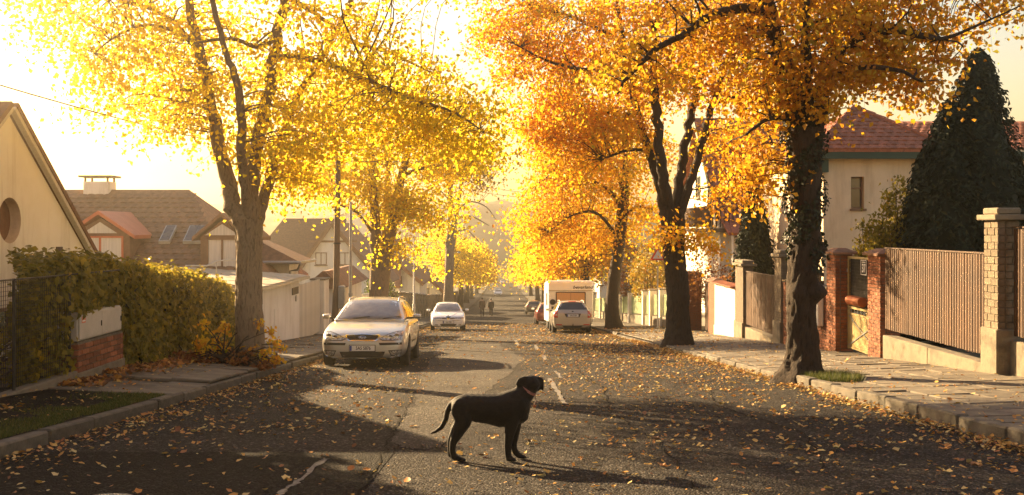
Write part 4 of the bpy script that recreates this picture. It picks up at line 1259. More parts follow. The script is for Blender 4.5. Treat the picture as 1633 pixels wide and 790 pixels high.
# street face bricks (facing +x)
off = wloc(uc)
bmz = [piece_mesh('brick', .115, .248, .07, .006, M['brick'], 70 + s) for s in range(3)]
hb_ = [piece_mesh('brick', .115, .118, .07, .006, M['brick'], 80 + s) for s in range(2)]
z, row = -.738, 0
while z + .07 < -.298:
    y = 14.2
    first = True
    while y < 15.85:
        L = .26
        if row % 2 and first: L = .13
        if y + L > 15.93: L = .13
        o = link('brick', random.choice(bmz if L > .2 else hb_), None, uc)
        o.location = Vector((-6.092 + random.uniform(-.003, .003), y + L / 2 - .006, z + .035)) - off
        o.rotation_euler = (0, random.uniform(-.012, .012), random.uniform(-.012, .012))
        y += L; first = False
    z += .082; row += 1
MB().box(-6.5, -6.07, 14.24, 15.86, -.296, .10).build('case', M['cabinet'], uc, bevel=.01)
for a, b in ((14.27, 15.06), (15.075, 15.83)):
    d = MB().box(-6.066, -6.045, a, b, -.27, .08).build('door', M['cabinet'], uc, bevel=.006)
    MB().tube([(-6.035, b - .04, -.14), (-6.035, b - .04, -.06)], .01, 6).build('handle', M['metal_dark'], d)
MB().box(-6.041, -6.0405, 14.33, 14.46, -.04, .05).build('sticker', M['sticker_red'], uc)
MB().box(-6.0402, -6.0395, 14.345, 14.445, -.02, .0).build('sticker_label', M['plate_white'], uc)
brk = MB().box(-6.56, -6.03, 14.06, 14.165, -.9, .02)
# garage and gate
def wall_box(name, label, x0, x1, y0, y1, zt, mat, cat='wall'):
    r_ = empty(name, ((x0 + x1) / 2, (y0 + y1) / 2, prof(y0) + .1), label, cat)
    MB().box(x0, x1, y0, y1, prof(y1) - .2, zt).build('wall', M[mat], r_)
    return r_
ga = wall_box('garage', 'white flat-roofed garage beside the pale tree trunk', -10.5, -6.4, 25.2, 31.5, -.26, 'plaster_white', 'garage')
b_ = [(-10.6, 25.1, -.255), (-6.15, 25.1, -.255), (-6.15, 31.6, -.255), (-10.6, 31.6, -.255)]
MB().hexa(b_, [(x, y, z + .07 + (.28 if x < -8 else 0)) for x, y, z in b_]).build('roof', M['tile_pale'], ga)
tm_ = piece_mesh('roof_tile', .40, .36, .025, .006, M['tile_pale'], 3)
for i in range(10):
    for j in range(17):
        o = link('roof_tile', tm_, None, ga)
        x = -6.3 - i * .42
        o.location = Vector((x, 25.4 + j * .375, -.17 + .28 * (-6.15 - x) / 4.45 + random.uniform(0, .012))) - wloc(ga)
        o.rotation_euler = (0, .12, 0)
MB().box(-6.14, -6.08, 25.1, 31.6, -.27, -.19).build('gutter', M['metal_grey'], ga)
mb = MB()
for y0, y1, z0, z1 in ((28.0, 28.6, -1.75, -.95),):
    mb.box(-6.396, -6.385, y0, y1, z0, z1)
mb.build('meter_hatch', M['plaster_white'], ga, bevel=.004)
MB().box(-6.395, -6.37, 30.35, 31.25, -.72, -.5).build('plaque', M['metal_dark'], ga)
MB().lathe([(0, -6.397), (.1, -6.39), (.1, -6.37), (0, -6.36)], 16, 'X', (0, 30.9, -.85)).build('bell_plate', M['metal_grey'], ga)
g2_ = empty('garden_gate', (-6.45, 33.4, prof(33.4) + .15), 'pale vertical plank gate between white garage and white pillar', 'gate')
me = [piece_mesh('plank', .025, .135, 1.85, .006, M['plank_grey'], s) for s in range(2)]
for i in range(24):
    o = link('plank', me[i % 2], None, g2_)
    y = 31.62 + i * .152
    o.location = Vector((-6.45, y + .07, prof(33.4) + .22 + .93 + random.uniform(-.005, .005))) - wloc(g2_)
for z in (.4, 1.6): MB().box(-6.53, -6.47, 31.6, 35.25, prof(33.4) + z, prof(33.4) + z + .1).build('rail', M['plank_grey'], g2_)
gp = wall_box('gate_pillar', 'square white rendered pillar beside pale plank gate', -6.75, -6.3, 35.3, 36.3, -.52, 'plaster_white', 'pillar')
MB().box(-6.8, -6.25, 35.25, 36.35, -.52, -.46).build('cap', M['concrete'], gp, bevel=.01)
# tiled entrance wall
ew = wall_box('entrance_wall', 'white wall with little brown tiled roof behind the wooden pole', -7.4, -6.4, 38.5, 45.5, -1.0, 'plaster_white')
mb = MB()
mb.hexa([(-7.7, 38.3, -1.0), (-6.1, 38.3, -1.0), (-6.1, 45.8, -1.0), (-7.7, 45.8, -1.0)], [(-7.0, 38.9, -.35), (-6.8, 38.9, -.35), (-6.8, 45.2, -.35), (-7.0, 45.2, -.35)])
mb.build('roof', M['tile_brown'], ew)
me = piece_mesh('roof_tile', .32, .3, .02, .005, M['tile_brown'], 6)
for i in range(3):
    for j in range(24):
        o = link('roof_tile', me, None, ew)
        o.location = Vector((-6.22 - i * .235, 38.6 + j * .3, -.9 + i * .2 + random.uniform(0, .012))) - wloc(ew)
        o.rotation_euler = (0, .75, 0)
bl_ = empty('balustrade', (-7.4, 50, prof(50) + .1), 'low railing of short pale bars beside the entrance wall', 'railing')
for z in (1.2, 1.75): MB().bar((-6.5, 46.2, prof(46.2) + z), (-6.5, 53.0, prof(53) + z + .25), .06, .05).build('rail', M['plank_grey'], bl_)
me = piece_mesh('baluster', .04, .06, .6, .006, M['plank_grey'], 3)
for i in range(22):
    o = link('baluster', me, None, bl_)
    y = 46.4 + i * .3
    o.location = Vector((-6.5, y, prof(y) + 1.48 + .25 * (y - 46) / 7)) - wloc(bl_)
MB().hexa([(-6.6, 46, prof(46)), (-6.4, 46, prof(46)), (-6.4, 53.2, prof(53.2)), (-6.6, 53.2, prof(53.2))], [(-6.6, 46, prof(46) + 1.15), (-6.4, 46, prof(46) + 1.15), (-6.4, 53.2, prof(53.2) + 1.35), (-6.6, 53.2, prof(53.2) + 1.35)]).build('wall', M['plaster'], bl_)
# row of grey fence piers further down
pf = empty('pier_fence', (-6.4, 82, prof(82)), 'low grey wall with a row of square piers behind the white hatchback', 'fence')
yv = 60.0
me = piece_mesh('pier', .45, .45, 1.9, .02, M['concrete'], 8)
mc = piece_mesh('pier_cap', .6, .6, .1, .02, M['concrete'], 9)
while yv < 104:
    o = link('pier', me, None, pf); o.location = Vector((-6.4, yv, prof(yv) + 1.05)) - wloc(pf)
    c = link('pier_cap', mc, None, o); c.location = (0, 0, 1.0)
    mb = MB().hexa([(-6.5, yv + .25, prof(yv)), (-6.3, yv + .25, prof(yv)), (-6.3, yv + 2.75, prof(yv + 3)), (-6.5, yv + 2.75, prof(yv + 3))], [(-6.5, yv + .25, prof(yv) + .8), (-6.3, yv + .25, prof(yv) + .8), (-6.3, yv + 2.75, prof(yv + 3) + .8), (-6.5, yv + 2.75, prof(yv + 3) + .8)])
    mb.build('low_wall', M['concrete'], pf)
    for q in range(8):
        y = yv + .45 + q * .3
        MB().box(-6.42, -6.38, y - .07, y + .07, prof(y) + .82, prof(y) + 1.6).build('slat', M['wood_dark'], pf)
    yv += 3.0
df = empty('plank_fence', (-6.3, 140, prof(140)), 'tall dark plank fence beside the two walkers', 'fence')
me = piece_mesh('plank', .04, .34, 2.1, .01, M['wood_dark'], 3)
yv = 105.0
while yv < 200:
    o = link('plank', me, None, df); o.location = Vector((-6.3 + random.uniform(-.02, .02), yv, prof(yv) + 1.1 + random.uniform(-.04, .04))) - wloc(df)
    yv += .38
rw = empty('plank_fence', (8.2, 140, prof(140)), 'dark boarded fence far down the right side', 'fence')
yv = 92.0
while yv < 190:
    o = link('plank', me, None, rw); o.location = Vector((8.2 + random.uniform(-.02, .02), yv, prof(yv) + 1.1 + random.uniform(-.04, .04))) - wloc(rw)
    yv += .38

# ---------------------------------------------------------------- poles and wires
up = empty('utility_pole', (-5.48, 33, gl(-5.5, 33)), 'tall wooden utility pole beside the pale plank gate', 'utility pole')
zt_ = at(539, 250, 33).z
MB().tube([(-5.55, 33, gl(-5.5, 33) - .2), (-5.48, 33, -.5), (-5.42, 33, zt_)], [.12, .105, .085], 12).build('pole', M['pole_wood'], up, smooth=True)
MB().box(-5.40, -5.18, 32.85, 33.05, at(540, 492, 33).z, at(540, 456, 33).z).build('junction_box', M['metal_grey'], up, bevel=.02)
for z in (.8, 1.9): MB().lathe([(.125, z), (.125, z + .05)], 14, 'Z', (-5.46, 33, 0)).build('band', M['metal_dark'], up)
cp = empty('utility_pole', (-5.2, 34.2, gl(-5.2, 34.2)), 'thin grey metal pole right behind the wooden one', 'utility pole')
MB().tube([(-5.2, 34.2, gl(-5.2, 34.2) - .1), (-5.18, 34.2, at(548, 322, 34.2).z)], [.06, .045], 10).build('pole', M['metal_grey'], cp, smooth=True)
MB().lathe([(.075, -1.0), (.075, -.9)], 10, 'Z', (-5.19, 34.2, 0)).build('collar', M['metal_grey'], cp)
def lamp(label, X, Y, pyt):
    z0, z1 = prof(Y) + .1, at(0, pyt, Y).z
    r_ = empty('street_lamp', (X, Y, z0), label, 'street lamp', 'street lamps along the left footway')
    MB().tube([(X, Y, z0), (X, Y, z0 + 1.2), (X, Y, z0 + 1.25), (X, Y, z1)], [.085, .085, .055, .04], 10).build('post', M['metal_grey'], r_, smooth=True)
    MB().tube([(X, Y, z1), (X + .15, Y, z1 + .12), (X + .6, Y, z1 + .18)], .025, 8).build('arm', M['metal_grey'], r_)
    MB().lathe([(.02, z1 + .19), (.12, z1 + .17), (.16, z1 + .1), (.1, z1 + .06), (.02, z1 + .05)], 12, 'Z', (X + .6, Y, 0)).build('lamp_head', M['metal_grey'], r_, smooth=True)
lamp('slim grey lamp post between silver and white cars', -4.93, 56, 352)
lamp('slim lamp post beyond the white hatchback', -4.75, 97, 405)
def cable(label, a, b, sag, r=.012, m=None):
    a, b = Vector(a), Vector(b)
    pts = [a.lerp(b, t / 12) - Vector((0, 0, sag * 4 * (t / 12) * (1 - t / 12))) for t in range(13)]
    o = MB().tube(pts, r, 5).build('overhead_cable', m or M['cable'])
    tag(o, label, 'cable')
cable('thin overhead cable running from upper left corner to the wooden pole', at(-60, 118, 14), (-5.42, 33, at(539, 252, 33).z), .25)
cable('pair-like dark cable crossing the street far down, upper line', at(700, 282, 95), at(905, 312, 88), .35, .02)
cable('dark cable crossing the street far down, lower line', at(700, 292, 96), at(905, 318, 89), .4, .02)
cable('short cable in the sky gap left of the orange crown', (-5.42, 33, at(539, 256, 33).z), at(900, 232, 44), .3, .014)
cable('thin cable rising to the right above the beige house', at(1310, 140, 33.5), at(1660, 12, 20), .1, .012)

# ================================================================== HOUSES
def tiled(parent, P0, U, V, nu, nv, tw, te, mat, inside=None, limit=300, thick=.035):
    """roof tiles on a plane: P0 lower left corner, U along the eave, V up the slope; the nearest ones are single objects"""
    U, V, P0 = Vector(U).normalized(), Vector(V).normalized(), Vector(P0)
    N = U.cross(V).normalized()
    if N.z < 0: N = -N
    pts = []
    for j in range(nv):
        for i in range(nu):
            u, v = (i + .5 + (.5 if j % 2 else 0)) * tw, (j + .5) * te
            if inside is None or inside(u, v):
                pts.append((P0 + U * u + V * v, j))
    pts.sort(key=lambda p: (p[0] - Vector((0, 0, H))).length)
    rot = Matrix((U, V, N)).transposed()
    def tmesh(seed):
        rr = random.Random(seed)
        mb = MB()
        L = te * 1.18
        prof_ = [(-.5, .0), (-.25, .5), (.05, .55), (.3, .15), (.5, .05)]
        lo = [(a * tw * .98, -L / 2, thick * (.9 + b)) for a, b in prof_]
        hi = [(a * tw * .98, L / 2, thick * b * .8) for a, b in prof_]
        lb = [(a * tw * .98, -L / 2, thick * .1) for a, b in prof_]
        n = len(prof_)
        mb.add(lo + hi + lb, [(i, i + 1, n + i + 1, n + i) for i in range(n - 1)] + [(2 * n + i, 2 * n + i + 1, i + 1, i) for i in range(n - 1)])
        me = mb.mesh('roof_tile')
        me.materials.append(M[mat])
        return me
    tms = [tmesh(s) for s in range(2)]
    off = wloc(parent)
    for k, (p, j) in enumerate(pts[:limit]):
        o = link('roof_tile', tms[k % 2], None, parent)
        o.location = p - off + N * random.uniform(0, .012)
        o.rotation_euler = (rot @ Matrix.Rotation(random.uniform(-.03, .03), 3, 'Z')).to_euler()
    if len(pts) > limit:
        mb = MB()
        src = tms[0]
        vs = [v.co.copy() for v in src.vertices]
        fs = [tuple(f.vertices) for f in src.polygons]
        for p, j in pts[limit:]:
            mb.add([p + rot @ v + N * random.uniform(0, .01) for v in vs], fs)
        me = mb.mesh('roof_tiles', off)
        link('roof_tiles', me, M[mat], parent)['kind'] = 'stuff'
def window(parent, c, n, w, h, frame='white_paint', pane='curtain', mull=1, cross=False, sill=True, fw=.06, depth=.05, sillmat='concrete', surround=None):
    """window on a wall: c centre, n outward axis ('+x','-x','-y')"""
    c = Vector(c)
    ax = {'-y': (Vector((1, 0, 0)), Vector((0, -1, 0))), '+x': (Vector((0, 1, 0)), Vector((1, 0, 0))), '-x': (Vector((0, 1, 0)), Vector((-1, 0, 0)))}[n]
    u, d = ax
    z = Vector((0, 0, 1))
    def bx(mb, u0, u1, z0, z1, d0, d1):
        b = [c + u * a + z * e + d * d0 for a, e in ((u0, z0), (u1, z0), (u1, z1), (u0, z1))]
        t = [p + d * (d1 - d0) for p in b]
        mb.hexa(b, t)
    mb = MB()
    bx(mb, -w / 2, -w / 2 + fw, -h / 2, h / 2, .004, depth)
    bx(mb, w / 2 - fw, w / 2, -h / 2, h / 2, .004, depth)
    bx(mb, -w / 2 + fw, w / 2 - fw, h / 2 - fw, h / 2, .004, depth)
    bx(mb, -w / 2 + fw, w / 2 - fw, -h / 2, -h / 2 + fw, .004, depth)
    for k in range(mull):
        x = -w / 2 + w * (k + 1) / (mull + 1)
        bx(mb, x - fw * .5, x + fw * .5, -h / 2 + fw, h / 2 - fw, .006, depth * .9)
    if cross:
        bx(mb, -w / 2 + fw, w / 2 - fw, h * .12, h * .12 + fw * .7, .005, depth * .85)
    f = mb.build('window', M[frame], parent)
    mb = MB()
    bx(mb, -w / 2 + fw * .5, w / 2 - fw * .5, -h / 2 + fw * .5, h / 2 - fw * .5, .006, .014)
    mb.build('pane', M[pane], f)
    if sill:
        mb = MB()
        bx(mb, -w / 2 - .06, w / 2 + .06, -h / 2 - .06, -h / 2 - .004, .004, depth + .08)
        mb.build('sill', M[sillmat], f)
    return f

# --- cream gable house at the left edge (gable towards the street)
hx = -9.0
hr = empty('house', (hx - 4, 18.1, prof(18) + .2), 'cream house with steep gable and round window at the left edge', 'house')
apex = Vector((hx, 18.15, 3.42))
e1, e0 = Vector((hx, 22.3, .22)), Vector((hx, 14.0, .22))
zb0 = prof(22.3) - .3
bm = bmesh.new()
outl = [tuple(e0), tuple(e1), tuple(apex)]
cyc, czc, rr_ = 18.22, 1.47, .42
circ = [(hx, cyc + rr_ * math.cos(2 * math.pi * k / 32), czc + rr_ * math.sin(2 * math.pi * k / 32)) for k in range(32)]
ed = []
for ring in (outl, circ):
    vs = [bm.verts.new(p) for p in ring]
    ed += [bm.edges.new((vs[i], vs[(i + 1) % len(vs)])) for i in range(len(vs))]
bmesh.ops.triangle_fill(bm, edges=ed, use_beauty=True)
bmesh.ops.recalc_face_normals(bm, faces=bm.faces)
if sum(f.normal.x for f in bm.faces) < 0: bmesh.ops.reverse_faces(bm, faces=bm.faces)
q4 = [bm.verts.new(p) for p in ((hx, 14.0, zb0), (hx, 22.3, zb0), tuple(e1), tuple(e0))]
ff = bm.faces.new(q4)
ff.normal_update()
if ff.normal.x < 0: ff.normal_flip()
me = bpy.data.meshes.new('gable_wall'); bm.to_mesh(me); bm.free()
off = wloc(hr)
me.transform(Matrix.Translation(-off))
link('gable_wall', me, M['plaster'], hr)
mb = MB()
inn = [(hx - .28, p[1], p[2]) for p in circ]
mb.add(circ + inn, [(i, (i + 1) % 32, 32 + (i + 1) % 32, 32 + i) for i in range(32)])
mb.build('window_reveal', M['plaster_beige'], hr)
wn_ = MB().lathe([(.36, hx - .27), (.43, hx - .265), (.43, hx - .2), (.36, hx - .2)], 32, 'X', (0, cyc, czc)).build('window', M['brown_trim'], hr)
MB().lathe([(0, hx - .262), (.4, hx - .26), (.4, hx - .25), (0, hx - .25)], 32, 'X', (0, cyc, czc)).build('pane', M['curtain'], wn_)
MB().box(hx - .245, hx - .19, cyc - .04, cyc + .04, czc - .4, czc + .4).build('mullion', M['brown_trim'], wn_)
MB().box(hx - .247, hx - .188, cyc - .39, cyc + .39, czc - .06, czc + .03).build('transom', M['brown_trim'], wn_)
MB().box(hx - 7.9, hx - .3, 14.05, 22.25, zb0, .3).build('wall', M['plaster'], hr)
for a, b in ((e0, apex), (e1, apex)):
    d = (a - b).normalized()
    low, top = a + d * .7, b + Vector((0, 0, .05))
    nrm = Vector((0, -d.z, d.y)) if d.y < 0 else Vector((0, d.z, -d.y))
    if nrm.z < 0: nrm = -nrm
    pts = [Vector((hx + .14, low.y, low.z)), Vector((hx + .14, top.y, top.z)), Vector((hx - 8, top.y, top.z)), Vector((hx - 8, low.y, low.z))]
    MB().hexa([p + nrm * .105 for p in pts], [p + nrm * .2 for p in pts]).build('roof', M['tile_brown'], hr)
    bpts = [Vector((hx + .12, low.y, low.z)), Vector((hx + .12, top.y, top.z))]
    mb = MB().hexa([bpts[0] + nrm * .02, bpts[1] + nrm * .02, bpts[1] + nrm * .10, bpts[0] + nrm * .10], [p + Vector((-.11, 0, 0)) for p in (bpts[0] + nrm * .02, bpts[1] + nrm * .02, bpts[1] + nrm * .10, bpts[0] + nrm * .10)])
    mb.build('barge_board', M['plank_grey'], hr)
window(hr, (hx, 18.1, -.36), '+x', .9, .5, 'brown_trim', 'glass_win', 1)
window(hr, (hx, 20.1, -.34), '+x', .8, .5, 'brown_trim', 'glass_win', 1)

# --- long tiled house behind, left
hy = 33.0
hr = empty('house', (-14, 36, prof(36)), 'long low house with broad brown tiled roof and dormers', 'house')
ez, rz_ = -.55, 2.72
MB().box(-20, -8.6, 31.6, 41, prof(40) - .3, ez + .1).build('wall', M['plaster'], hr)
A, B = Vector((-21, 30.9, ez)), Vector((-8.0, 30.9, ez))
Ra, Rb = Vector((-21, 36, rz_)), Vector((-11.3, 36, rz_))
C_, D_ = Vector((-8.0, 41.2, ez)), Vector((-21, 41.2, ez))
mb = MB()
t_ = Vector((0, 0, -.14))
for q in ([A, B, Rb, Ra], [C_, D_, Ra, Rb]):
    mb.hexa([p + t_ for p in q], q)
mb.hexa([B + t_, C_ + t_, Rb + t_], [B, C_, Rb])
mb.build('roof', M['tile_brown'], hr)
Vd = (Ra - A)
sl = Vd.length
tiled(hr, A + Vector((3, 0, .0)), (1, 0, 0), Vd, 38, int(sl / .32), .3, .32, 'tile_brown', lambda u, v: u < 10.0 - v * .55, 300)
ch = MB().box(-15.0, -14.1, 35.7, 36.4, 2.2, 3.0).build('chimney', M['plaster'], hr)
MB().box(-15.15, -13.95, 35.6, 36.5, 3.15, 3.22).build('chimney_cap', M['concrete'], ch)
mb = MB()
for x in (-14.95, -14.15):
    for y in (35.75, 36.35): mb.box(x - .03, x + .03, y - .03, y + .03, 3.0, 3.15)
mb.build('cap_legs', M['concrete'], ch)
# dormer with a small gable facing the street corner
for (dx, lab) in ((-12.9, 0), (-8.95, 1)):
    yf = 32.0 if not lab else 31.9
    zf0 = ez + (yf - 30.9) / 5.1 * 3.27
    w2 = .95 if not lab else .7
    zz0, zz1 = zf0 - .15, zf0 + .95
    d = MB().hexa([(dx - w2, yf, zz0), (dx + w2, yf, zz0), (dx + w2, yf + 2.4, zz0), (dx - w2, yf + 2.4, zz0)], [(dx - w2, yf, zz1), (dx + w2, yf, zz1), (dx + w2, yf + 2.4, zz1), (dx - w2, yf + 2.4, zz1)]).build('dormer', M['brown_trim'], hr)
    mb = MB()
    mb.hexa([(dx - w2, yf + .005, zz1), (dx + w2, yf + .005, zz1), (dx, yf + .005, zz1 + .55)], [(dx - w2, yf + 2.6, zz1), (dx + w2, yf + 2.6, zz1), (dx, yf + 2.6, zz1 + .55)])
    mb.build('dormer_gable', M['brown_trim'], d)
    mb = MB()
    for s in (-1, 1):
        a, b = Vector((dx + s * (w2 + .22), yf - .2, zz1 - .12)), Vector((dx, yf - .2, zz1 + .66))
        mb.hexa([a, b, b + Vector((0, 2.9, 0)), a + Vector((0, 2.9, 0))], [p + Vector((0, 0, .12)) for p in (a, b, b + Vector((0, 2.9, 0)), a + Vector((0, 2.9, 0)))])
    mb.build('dormer_roof', M['red_trim'] if not lab else M['tile_brown'], d)
    window(hr, (dx, yf, (zz0 + zz1) / 2 + .02), '-y', 1.5 if not lab else 1.0, 1.0, 'red_trim' if not lab else 'brown_trim', 'curtain', 1, sillmat='concrete')
    tv = MB().hexa([(dx - .55, yf - .03, zz1 + .06), (dx + .55, yf - .03, zz1 + .06), (dx, yf - .03, zz1 + .42)], [(dx - .55, yf - .005, zz1 + .06), (dx + .55, yf - .005, zz1 + .06), (dx, yf - .005, zz1 + .42)])
    tv.build('gable_pane', M['curtain'], d)
for px in (-11.0, -10.2, -9.9):
    y = 33.2
    z = ez + (y - 30.9) / 5.1 * 3.27
    mb = MB().hexa([(px - .32, y - .35, z - .12), (px + .05, y - .35, z - .12), (px + .05, y + .4, z + .4), (px - .32, y + .4, z + .4)], [(px - .32, y - .37, z - .02), (px + .05, y - .37, z - .02), (px + .05, y + .38, z + .5), (px - .32, y + .38, z + .5)])
    w0 = mb.build('skylight', M['metal_grey'], hr)
    MB().hexa([(px - .28, y - .33, z - .0), (px + .01, y - .33, z - .0), (px + .01, y + .36, z + .48), (px - .28, y + .36, z + .48)], [(px - .28, y - .335, z + .012), (px + .01, y - .335, z + .012), (px + .01, y + .355, z + .492), (px - .28, y + .355, z + .492)]).build('pane', M['glass_win'], w0)
# terrace railing beside that house
tr_ = empty('railing', (-8.6, 27.5, -.9), 'thin curved metal railing between hedge and pale trunk', 'railing')
pts = [at(296, 424, 26), at(330, 424, 26.5), at(345, 417, 27), at(368, 414, 27.5), at(400, 416, 28)]
MB().tube([tuple(p) for p in pts], .02, 6).build('rail', M['metal_grey'], tr_)
for p in (pts[0], pts[2], pts[4]): MB().tube([p, p - Vector((0, 0, 1.0))], .015, 6).build('baluster', M['metal_grey'], tr_)
# lower house with pale wall behind the garage
hr = empty('house', (-11, 38, prof(38)), 'small house with dark hipped roof above the white garage', 'house')
MB().box(-14, -7.85, 36.8, 38.4, prof(40), .16).build('wall', M['plaster_white'], hr)
mb = MB()
a = [(-14.5, 36.2, .10), (-7.35, 36.2, .10), (-7.35, 38.8, .10), (-14.5, 38.8, .10)]
t = [(-12.2, 37.4, 1.5), (-10.4, 37.4, 1.5), (-10.4, 38, 1.5), (-12.2, 38, 1.5)]
mb.hexa(a, t)
mb.build('roof', M['tile_brown'], hr)
MB().tube([(-14.5, 36.14, .08), (-7.31, 36.14, .08), (-7.27, 38.8, .08)], .06, 8).build('gutter', M['metal_grey'], hr)
MB().tube([(-7.31, 36.16, .04), (-7.45, 36.35, -.2), (-7.8, 36.7, -.25), (-7.8, 36.72, -2)], .045, 8).build('downpipe', M['metal_grey'], hr)

def gable_house(label, x0, x1, y0, y1, zw, zr, wallm, roofm, over=.4, wins=(), depthz=None, apex_x=None, trim='brown_trim', tiles=None, tlimit=200):
    """gable facing the viewer; ridge runs away"""
    ax_ = apex_x if apex_x is not None else (x0 + x1) / 2
    zg = prof(y1) - .5
    r_ = empty('house', ((x0 + x1) / 2, y0, prof(y0) + .1), label, 'house')
    b = [(x0, y0, zg), (x1, y0, zg), (x1, y0, zw), (ax_, y0, zr), (x0, y0, zw)]
    MB().hexa(b, [(p[0], y1, p[2]) for p in b]).build('wall', M[wallm], r_)
    for xe in (x0, x1):
        d = Vector((xe - ax_, 0, zw - zr)).normalized()
        n = Vector((-d.z, 0, d.x))
        if n.z < 0: n = -n
        lo, hi = Vector((xe, 0, zw)) + d * over, Vector((ax_, 0, zr))
        q = [Vector((lo.x, y0 - over, lo.z)), Vector((hi.x, y0 - over, hi.z)), Vector((hi.x, y1 + .2, hi.z)), Vector((lo.x, y1 + .2, lo.z))]
        MB().hexa([p + n * .03 for p in q], [p + n * .2 for p in q]).build('roof', M[roofm], r_)
        mb = MB().hexa([q[0] + n * -.12, q[1] + n * -.12, q[1] + n * .028, q[0] + n * .028], [p + Vector((0, .06, 0)) for p in (q[0] + n * -.12, q[1] + n * -.12, q[1] + n * .028, q[0] + n * .028)])
        mb.build('barge_board', M[trim], r_)
    for (cx_, cz_, w, h, pn) in wins:
        window(r_, (cx_, y0, cz_), '-y', w, h, 'brown_trim', pn, 1)
    return r_
hr = gable_house('white gabled house with two windows behind the wooden pole', -15.8, -9.0, 75, 84, -2.75, 1.62, 'plaster_white', 'tile_brown', .4, [(-13.6, -.98, .85, .95, 'curtain'), (-11.8, -.98, .85, .95, 'curtain')], apex_x=-12.75)
MB().box(-14.6, -10.9, 74.95, 74.998, .25, .4).build('beam', M['brown_trim'], hr)
q = [(-19.2, 75.6, -1.4), (-12.4, 75.6, -1.4), (-12.4, 79.5, 1.9), (-17.4, 79.5, 1.9)]
MB().hexa(q, [(x, y, z + .2) for x, y, z in q]).build('side_roof', M['tile_brown'], hr)
MB().box(-18.6, -15.85, 76, 83, prof(83) - .4, -1.3).build('side_wall', M['plaster_white'], hr)
hr = gable_house('pale gabled house with dark roof behind the three-stemmed tree', -11.6, -7.6, 92, 101, -3.6, -.6, 'plaster', 'tile_brown', .5, [(-9.6, -3.6, .8, 1.0, 'glass_win')], apex_x=-11.3)
q = [(-13.2, 89.5, -3.9), (-9.1, 89.5, -4.1), (-9.4, 94.5, .1), (-13.0, 94.5, .3)]
MB().hexa(q, [(x, y, z + .2) for x, y, z in q]).build('front_roof', M['tile_brown'], hr)
MB().box(-12.9, -9.3, 90, 94, prof(94) - .3, -3.95).build('front_wall', M['plaster'], hr)
for x in (-11.2, -10.6):
    MB().hexa([(x - .2, 91.2, -2.35), (x + .2, 91.2, -2.35), (x + .2, 92, -1.7), (x - .2, 92, -1.7)], [(x - .2, 91.15, -2.2), (x + .2, 91.15, -2.2), (x + .2, 91.95, -1.55), (x - .2, 91.95, -1.55)]).build('skylight', M['lamp_glass'], hr)
gable_house('far pale gabled house in front of the brown plank fence', -10.4, -6.9, 112, 120, -5.6, -2.9, 'plaster', 'tile_brown', .5, [(-8.6, -5.9, .9, 1.0, 'glass_win')], apex_x=-9.8)
gable_house('distant white house half hidden by the golden crowns on the right', 9.6, 15, 96, 106, -3.4, -.2, 'plaster_white', 'tile_brown', .4, [(11, -4.2, .9, 1.2, 'glass_win'), (13, -4.2, .9, 1.2, 'glass_win')])
gable_house('tall distant block above the left roofs', -42, -30, 240, 252, 3.0, 5.5, 'plaster', 'tile_brown', .5, [(-39, -1, 1.4, 1.6, 'glass_win'), (-36, -1, 1.4, 1.6, 'glass_win'), (-33, -1, 1.4, 1.6, 'glass_win')])

# --- beige house with red hipped roof, right
hx0, hy0 = 10.66, 33.0
hr = empty('house', (14, 36, prof(35) + .3), 'beige house with hipped red tiled roof behind the garden fence', 'house')
ez = 3.92
wx0, wx1 = at(1357, 0, hy0).x, at(1378, 0, hy0).x
wz0, wz1 = at(0, 333, hy0).z, at(0, 282, hy0).z
zg = prof(34) - .3
mb = MB()
mb.box(hx0, wx0, hy0, hy0 + .35, zg, ez)
mb.box(wx1, 21, hy0, hy0 + .35, zg, ez)
mb.box(wx0, wx1, hy0, hy0 + .35, zg, wz0)
mb.box(wx0, wx1, hy0, hy0 + .35, wz1, ez)
mb.box(hx0, hx0 + .35, hy0 + .35, 41, zg, ez)
mb.build('wall', M['plaster_beige'], hr)
wf_ = MB()
for a in ((wx0, wx0 + .05, wz0, wz1), (wx1 - .05, wx1, wz0, wz1), (wx0 + .05, wx1 - .05, wz0, wz0 + .05), (wx0 + .05, wx1 - .05, wz1 - .05, wz1), (wx0 + .05, wx1 - .05, wz0 + .66, wz0 + .70)):
    wf_.box(a[0], a[1], hy0 + .16, hy0 + .22, a[2], a[3])
w0 = wf_.build('window', M['brown_trim'], hr)
MB().box(wx0, wx1, hy0 + .2, hy0 + .208, wz0, wz1).build('pane', M['glass_win'], w0)
MB().box(wx0 - .04, wx1 + .06, hy0 - .07, hy0 + .15, wz0 - .07, wz0 - .003).build('sill', M['brown_trim'], w0)
ex0, ex1, ey0 = 10.25, 14.75, 32.55
ap = at(1362, 172, 35.4)
er, el = Vector((ex1, ey0, ez)), Vector((ex0, ey0, ez))
back = Vector((ex0, 38.6, ez))
mb = MB()
thk = Vector((0, 0, -.1))
mb.hexa([el + thk, er + thk, ap + thk], [el, er, ap])
mb.hexa([back + thk, el + thk, ap + thk], [back, el, ap])
r1 = Vector((ap.x + .3, 38.4, 5.45)); r2 = Vector((24, 38.4, 5.45))
q = [Vector((12.3, 33.3, ez + .02)), Vector((24, 33.3, ez + .02)), r2, Vector((12.3, 38.4, 5.45))]
mb.hexa([p + thk for p in q], q)
mb.build('roof', M['tile'], hr)
vf = ap - Vector((ap.x, ey0, ez))
sl = vf.length
fx = (ap.x - ex0)
tiled(hr, el, (1, 0, 0), vf, 15, int(sl / .3), .3, .3, 'tile', lambda u, v: (u > v / sl * fx - .02) and (u < (ex1 - ex0) - v / sl * (ex1 - ap.x) + .02), 160)
vl = ap - Vector((ex0, ap.y, ez))
sl2 = vl.length
